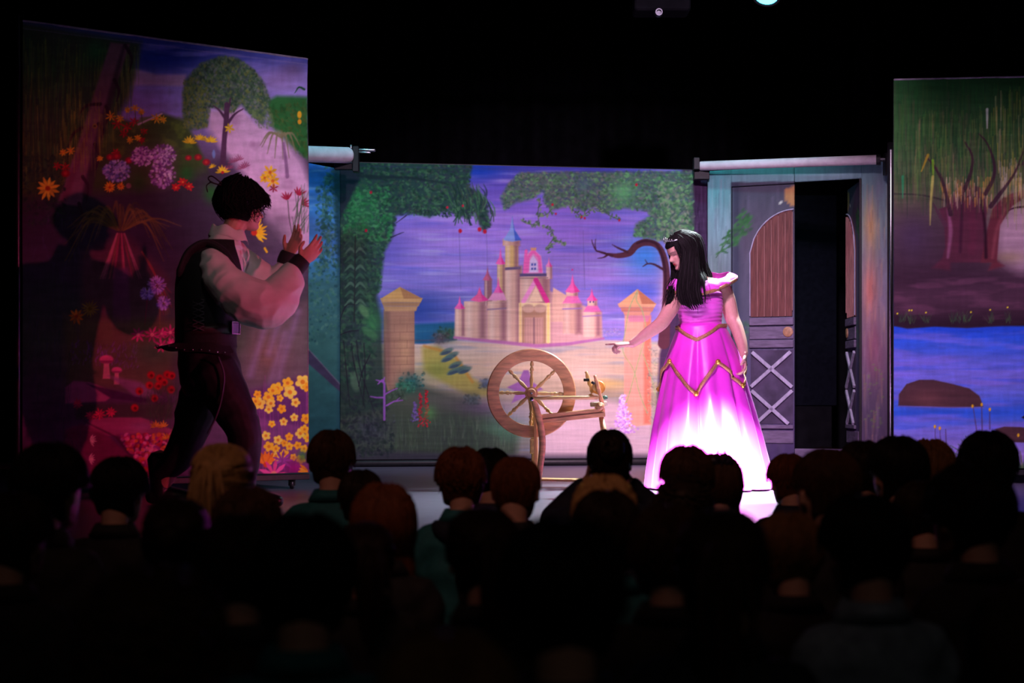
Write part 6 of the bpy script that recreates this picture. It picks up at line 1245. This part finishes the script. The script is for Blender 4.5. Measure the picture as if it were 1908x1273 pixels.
def kid_hair(style, seed=1):
    g = np.random.default_rng(seed); R = Raw()
    short = lambda nape: (lambda t: np.where(ang(t) < .95, .74, np.where(ang(t) < 1.35, .50, np.where(ang(t) < 1.95, .50-.1*(ang(t)-1.35), nape))))
    def flow(n, lift, zmin, r=.0026, crown=.0, jit=.2, curl=0.0, wob=0.0):
        for _ in range(n):
            t0 = g.uniform(0, 2*PI); zl = .74 if ang(t0) < .95 else (.5 if ang(t0) < 1.9 else zmin); z0 = g.uniform(.75, 1.0); z1 = max(zl, z0-g.uniform(.15, .45)); l0 = g.uniform(*lift)
            pts = [hdK.surf(t0+jit*g.normal()*q+curl*q, z0-(z0-z1)*q, l0+.018*q+wob*math.sin(q*6+t0*3), False) for q in np.linspace(0, 1, 5)]; R.add(strand(pts, np.linspace(r, r*.4, 5), 3))
    if style == 'buzz': R.add(hdK.cap(.035, short(.20), 40, 26, .006, seed)); flow(500, (.03, .05), .3, .0016, jit=.1)
    elif style == 'short': R.add(hdK.cap(.075, short(.12), 40, 26, .03, seed)); flow(620, (.07, .10), .22, .003)
    elif style == 'crop': R.add(hdK.cap(.095, lambda t: np.where(ang(t) < .95, .70, np.where(ang(t) < 1.9, .40, .08)), 40, 26, .045, seed)); flow(620, (.085, .125), .18, .0034, jit=.35)
    elif style == 'spiky':
        R.add(hdK.cap(.07, short(.12), 40, 26, .03, seed)); flow(350, (.07, .09), .22, .003)
        for _ in range(260): t0 = g.uniform(0, 2*PI); z0 = g.uniform(.8, 1); a = hdK.surf(t0, z0, .05, False); b = hdK.surf(t0+.2*g.normal(), min(z0+.03, 1), g.uniform(.12, .2), False); R.add(strand([a, (a+b)/2+g.normal(size=3)*.004, b], [.005, .004, .001], 4))
    elif style in ('bob', 'long'):
        R.add(hdK.cap(.085, lambda t: np.where(ang(t) < 1.0, .72, np.where(ang(t) < 1.4, .3, .02)), 40, 26, .02, seed)); drop = .16 if style == 'bob' else .34
        for _ in range(900):
            t0 = g.uniform(1.25, 2*PI-1.25); z0 = g.uniform(.7, 1.0); l0 = g.uniform(.08, .13); pts = [hdK.surf(t0+.1*g.normal()*q, z0-(z0-.12)*q, l0+.04*q, False) for q in np.linspace(0, 1, 5)]
            e = pts[-1]; dn = drop*g.uniform(.55, 1); c = np.array([0, -.02, 0]); out = np.array([e[0]*.12, -.02, 0]); inn = .9 if style == 'bob' else 1.05
            pts += [e+np.array([0, 0, -dn*.5])+out*.8, np.array([e[0]*inn, e[1]-.012, e[2]-dn])]; R.add(strand(pts, np.linspace(.0045, .0012, 7), 4))
    elif style in ('pony', 'bun', 'updo'):
        R.add(hdK.cap(.06, lambda t: np.where(ang(t) < 1.0, .74, np.where(ang(t) < 1.9, .42, .14)), 40, 26, .012, seed)); tie = hdK.surf(PI, .62 if style != 'updo' else .8, .10, False)
        for _ in range(700):                          # hair combed back to the tie
            t0 = g.uniform(.2, 2*PI-.2); z0 = g.choice([.16, .5, .75, .9])+g.uniform(-.03, .08) if ang(t0) > 1 else g.uniform(.76, .95); z0 = max(z0, .45) if ang(t0) < 1.9 else z0
            s0 = (t0 % (2*PI)); zt = .62 if style != 'updo' else .8; pts = [hdK.surf(s0+(PI-s0)*q**1.3, z0+(zt-z0)*q+.10*math.sin(q*PI)*(z0 > .5), .062+.035*q, False) for q in np.linspace(0, 1, 7)]; R.add(strand(pts, np.linspace(.0022, .0018, 7), 3))
        if style == 'pony':
            for _ in range(160): o = g.normal(size=3)*.016; pts = [tie+o*.2, tie+np.array([0, -.035, .005])+o*.7, tie+np.array([0, -.055, -.06])+o, tie+np.array([0, -.05, -.14])+o*.9, tie+np.array([0, -.045, -.20+.03*g.normal()])+o*.5]; R.add(strand(cr(pts, 2), np.interp(np.linspace(0, 1, 9), [0, .3, 1], [.005, .006, .001]), 4))
        else:
            nb_ = 26 if style == 'bun' else 46
            for _ in range(nb_):
                v = g.normal(size=3); v /= np.linalg.norm(v); rr = .036 if style == 'bun' else .05; a0 = g.uniform(0, 6); e1 = np.cross(v, (0, 0, 1)); e1 /= np.linalg.norm(e1)+1e-9; e2 = np.cross(v, e1); c0 = tie+np.array([0, -.012 if style == 'bun' else .0, .0 if style == 'bun' else -.02])+v*(.006 if style == 'bun' else .02)
                R.add(tube([c0+(e1*math.cos(a0+q)+e2*math.sin(a0+q))*rr*.72 for q in np.linspace(0, 4.2, 12)], np.interp(np.linspace(0, 1, 12), [0, .5, 1], [.006, .010, .004]), 6))
    elif style == 'curly':
        R.add(hdK.cap(.10, lambda t: np.where(ang(t) < 1.0, .72, np.where(ang(t) < 1.5, .3, .06)), 40, 26, .05, seed))
        for _ in range(420):
            t0 = g.uniform(.8, 2*PI-.8); z0 = g.uniform(.05, 1.0); a = hdK.surf(t0, z0, .10, False); rr = g.uniform(.008, .014); ph = g.uniform(0, 6); d = np.array([math.cos(ph), math.sin(ph), -1.2]); d /= np.linalg.norm(d)
            R.add(tube([a+d*q*.012+rr*np.array([math.cos(ph+q*2.2), math.sin(ph+q*2.2), .4*math.sin(q*2.2)]) for q in np.linspace(-1, 2.2, 8)], [.003, .005, .0055, .0055, .0055, .005, .004, .001], 4))
    V, F = R.get(); return V, F
def mk(name, VF, m=None, col=None):
    me = bpy.data.meshes.new(name); me.from_pydata(np.asarray(VF[0]).tolist(), [], VF[1]); me.polygons.foreach_set('use_smooth', [True]*len(me.polygons)); me.update()
    me.materials.append(m)
    if col is not None:
        a = me.color_attributes.new('paint', 'FLOAT_COLOR', 'POINT'); a.data.foreach_set('color', np.hstack([np.clip(col, 0, 1), np.ones((len(col), 1))]).astype(np.float32).ravel())
    return me
TEAL = mat('teal_jersey', (.015, .13, .15), .8, .12, 40, bump=.15); NAVY = mat('navy_jersey', (.010, .014, .030), .8, .2, 40, bump=.15); CHAR = mat('charcoal_jersey', (.016, .015, .016), .85, .2, 40, bump=.15); DENIM = mat('pale_blue_shirt', (.20, .27, .36), .7, .25, 30)
GREYT = mat('grey_school_trousers', (.03, .03, .035), .8, .2, 30); KSHOE = mat('school_shoe', (.012, .012, .012), .4, .3)
HC = {'black': hairmat('child_black_hair', (.008, .007, .007)), 'dark': hairmat('child_dark_hair', (.020, .012, .008)), 'brown': hairmat('child_brown_hair', (.055, .026, .013)), 'auburn': hairmat('child_auburn_hair', (.13, .042, .016)), 'blond': hairmat('child_blond_hair', (.36, .22, .09)), 'sandy': hairmat('child_sandy_hair', (.17, .085, .035))}
ME = {}
for rz_ in (False, True):
    b = kid_body(rz_); ME['body', rz_] = mk('body', b, SK_F, face_paint(b[0], hdK, (.52, .30, .23), (.45, .16, .14), (.06, .04, .03)))
ME['shirt', 's'] = kid_shirt(); ME['shirt', 'l'] = kid_shirt(False, True); ME['shirt', 'r'] = kid_shirt(True)
ME['collar'] = mk('collar', kid_collar(), TEAL); ME['trousers'] = mk('trousers', kid_trousers(), GREYT); ME['shoes'] = mk('shoes', kid_shoes(), KSHOE)
for s in ('s', 'l', 'r'): ME['shirt', s] = mk('shirt', ME['shirt', s], TEAL)
for i, s in enumerate(('buzz', 'short', 'crop', 'spiky', 'bob', 'long', 'pony', 'bun', 'updo', 'curly')): ME['hair', s] = mk('hair', kid_hair(s, 20+i), HC['brown'])
BOW = mat('hair_ribbon', (.02, .015, .04), .5); BANDM = mat('yellow_band', (.5, .42, .12), .6)
FLOORZ = -0.32
def child(cx, top, w_px, hair, colr, shirt, label, yaw=0.0, extra=None, raised=False, real=None):
    """place a child so that its head stands at (cx, top) in the photograph with the given breadth"""
    hw = .163; c = 0.32+CAM_H
    # scale s and depth d: s*KH = c-(top-740)/f*d ; w = hw*s*f/d
    kk = w_px/(hw*FPX); d = c/(KH*kk+(top-HORIZON)/FPX); s = kk*d
    root = thing('person', label, 'child', ((cx-954)/FPX*d-0.0, d, FLOORZ), 'children watching the show', yaw)
    root.scale = (s, s, s)
    def put(me, name, m=None, parent=None, lab=None):
        o = bpy.data.objects.new(name, me); COL.objects.link(o); o.parent = parent or root
        if m is not None: o.material_slots[0].link = 'OBJECT'; o.material_slots[0].material = m
        if lab: o['label'] = lab
        return o
    put(ME['body', raised], 'body'); sm = {'teal': TEAL, 'navy': NAVY, 'char': CHAR, 'denim': DENIM}[shirt]
    so = put(ME['shirt', 'r' if raised else ('s' if shirt == 'teal' else 'l')], 'shirt', sm); put(ME['collar'], 'collar', sm, so); put(ME['trousers'], 'trousers'); put(ME['shoes'], 'shoes')
    ho = put(ME['hair', hair], 'hair', HC[colr])
    if extra == 'bow': put(MBOW, 'hair_bow', BOW)
    if extra == 'band': put(MBAND, 'hair_band', BANDM)
    if extra == 'tie': put(MTIE, 'hair_tie', BOW)
    if extra == 'hood': put(MHOOD, 'hood', NAVY)
    if extra == 'glasses': put(MGLS, 'glasses', M_plastic)
    KIDS.append((cx, d, s, root)); return root
R = Raw(); tb = hdK.surf(PI, .86, .10, False)
for sx in (-1, 1):
    R.add(ball(tb+np.array([.024*sx, 0, .012]), (.024, .010, .016), 12, 8)); R.add(tube([tb, tb+np.array([.018*sx, -.012, .03]), tb+np.array([.012*sx, -.004, .052])], [.006, .008, .002], 6))
R.add(ball(tb, .009, 8, 6)); MBOW = mk('hair_bow', R.get(), BOW)
MBAND = mk('hair_band', tube([hdK.surf(t, .86+.08*(1-abs(t)/1.7), .10, False)+np.array([0, -.02, 0]) for t in np.linspace(-1.7, 1.7, 24)], [(.011, .004)]*24, 8), BANDM)
tt_ = hdK.surf(PI, .62, .11, False); MTIE = mk('hair_tie', tube([tt_+np.array([.017*math.cos(a), 0, .017*math.sin(a)]) for a in np.linspace(0, 2*PI, 16)], .006, 6), BOW)
MHOOD = mk('hood', remesh(Raw().add(tube([(-.09, -.03, .47), (-.07, -.085, .455), (0, -.115, .435), (.07, -.085, .455), (.09, -.03, .47)], [.022, .034, .042, .034, .022], 12, k=4)), .008, 2), NAVY)
gz = .49; MGLS = mk('glasses', Raw().add(tube([hdK.w(.47, y, gz+z) for y, z in [(.06+.10*(1-math.cos(a))*.5*2*.8+.0, .07*math.sin(a)) for a in np.linspace(0, 2*PI, 14)]], .0022, 5)).add(tube([hdK.w(.47, -y, gz+z) for y, z in [(.06+.10*(1-math.cos(a))*.5*2*.8, .07*math.sin(a)) for a in np.linspace(0, 2*PI, 14)]], .0022, 5)).add(tube([hdK.w(.47, -.06, gz), hdK.w(.48, .06, gz)], .0022, 5)).add(tube([hdK.w(.46, .22, gz+.02), hdK.w(.1, .36, gz+.01), hdK.w(-.1, .37, gz-.02)], .002, 5)).add(tube([hdK.w(.46, -.22, gz+.02), hdK.w(.1, -.36, gz+.01), hdK.w(-.1, -.37, gz-.02)], .002, 5)).get(), M_plastic)
KIDS = []
# front rows
child(215, 849, 95, 'short', 'black', 'char', 'child with cropped black hair left of the man at the flower wing edge', -.15)
child(80, 822, 122, 'short', 'black', 'char', 'large dark-haired child near the left edge with right ear showing', -.25)
child(408, 820, 114, 'pony', 'blond', 'char', 'blond child with tied-back hair in front of the man', -.1, 'tie')
child(617, 799, 85, 'short', 'brown', 'teal', 'short-haired boy in a teal shirt just right of the yellow flowers', .1)
child(860, 833, 87, 'crop', 'auburn', 'teal', 'auburn-haired boy in a teal shirt left of the spinning wheel', .15, 'hood')
child(913, 833, 78, 'short', 'black', 'char', 'black-haired child half hidden behind the auburn-haired boy', 0)
child(958, 843, 96, 'buzz', 'auburn', 'char', 'child with close-shaved reddish hair under the spinning wheel', -.2)
child(1137, 797, 86, 'updo', 'dark', 'navy', 'child with dark curled-up hair and navy jacket, elbows raised, between wheel and gown', 0, None, True)
child(1283, 828, 94, 'short', 'brown', 'char', 'dark round head in front of the middle of the pink skirt', .1)
child(1340, 846, 80, 'bob', 'brown', 'char', 'child with a small bow on top of dark hair before the skirt', 0, 'bow')
child(1474, 844, 73, 'short', 'auburn', 'navy', 'short-haired child in a navy hood at the right hem of the gown', .15, 'hood')
child(1551, 826, 122, 'buzz', 'brown', 'char', 'child with close-cropped brown hair below the open doorway', .25)
child(1612, 822, 86, 'crop', 'dark', 'char', 'dark-haired child half hidden below the right door jamb', 0)
child(1681, 810, 100, 'short', 'black', 'char', 'black-haired child with glasses below the lake wing left edge', .2, 'glasses')
child(1738, 819, 79, 'long', 'sandy', 'char', 'long-haired fair child right of the child with glasses', 0)
child(1848, 803, 93, 'crop', 'black', 'char', 'black-haired child in front of the reeds of the painted lake', .1)
# middle rows
child(672, 874, 80, 'short', 'dark', 'char', 'dark-haired child behind the reddish bob, beside the teal-shirted boy', .1)
child(711, 901, 106, 'bob', 'auburn', 'char', 'girl with a reddish bob beside the bare stage floor', -.1)
child(452, 908, 112, 'crop', 'brown', 'char', 'brown-haired child below the blond ponytail', -.2)
child(326, 922, 129, 'bun', 'dark', 'char', 'child with dark hair twisted in a bun left of the blond ponytail', .1)
child(683, 968, 109, 'pony', 'dark', 'char', 'dark ponytailed child behind the girl with the reddish bob', .2, 'tie')
child(905, 938, 138, 'pony', 'dark', 'char', 'dark ponytailed child behind the close-shaved child', .25)
child(1128, 886, 107, 'bob', 'blond', 'navy', 'fair-haired child with a yellow band in front of the raised elbows', 0, 'band')
child(1134, 915, 119, 'crop', 'dark', 'teal', 'dark-haired child in teal below the yellow hair band', .1)
child(1276, 887, 93, 'curly', 'dark', 'char', 'curly dark-haired child below the round head at the skirt', 0)
child(1478, 953, 115, 'short', 'sandy', 'char', 'sandy-haired child below the navy hood', .2)
child(1722, 894, 94, 'short', 'dark', 'char', 'small dark head tucked between the glasses and the big dark head at right', .0)
child(446, 962, 147, 'crop', 'dark', 'char', 'dark-haired child two rows behind the blond ponytail', .1)
# near rows
child(12, 915, 128, 'short', 'dark', 'char', 'child cut by the left edge of the picture with ear showing', -.2)
child(565, 955, 187, 'short', 'black', 'teal', 'large black-haired child left of centre in a teal shirt', .1)
child(1052, 962, 224, 'short', 'black', 'navy', 'large black-haired child at the centre bottom with bare neck', .1)
child(1246, 942, 137, 'crop', 'brown', 'char', 'brown-haired child left of the big fair ponytail', -.1)
child(1346, 940, 176, 'pony', 'brown', 'navy', 'large child with a light brown ponytail below the gown', -.15, 'tie')
child(1622, 918, 149, 'short', 'black', 'denim', 'large black-haired child in a pale blue shirt right of centre near the bottom', .2)
child(1822, 865, 135, 'crop', 'black', 'char', 'large dark head turned left near the right edge', .35)
child(275, 1060, 227, 'curly', 'brown', 'char', 'nearest curly brown-haired child at bottom left', .0)
child(836, 1186, 255, 'crop', 'sandy', 'teal', 'head cut by the bottom edge left of centre', .1)
child(1925, 1090, 190, 'bob', 'brown', 'char', 'child cut by the right edge near the bottom', -.2)
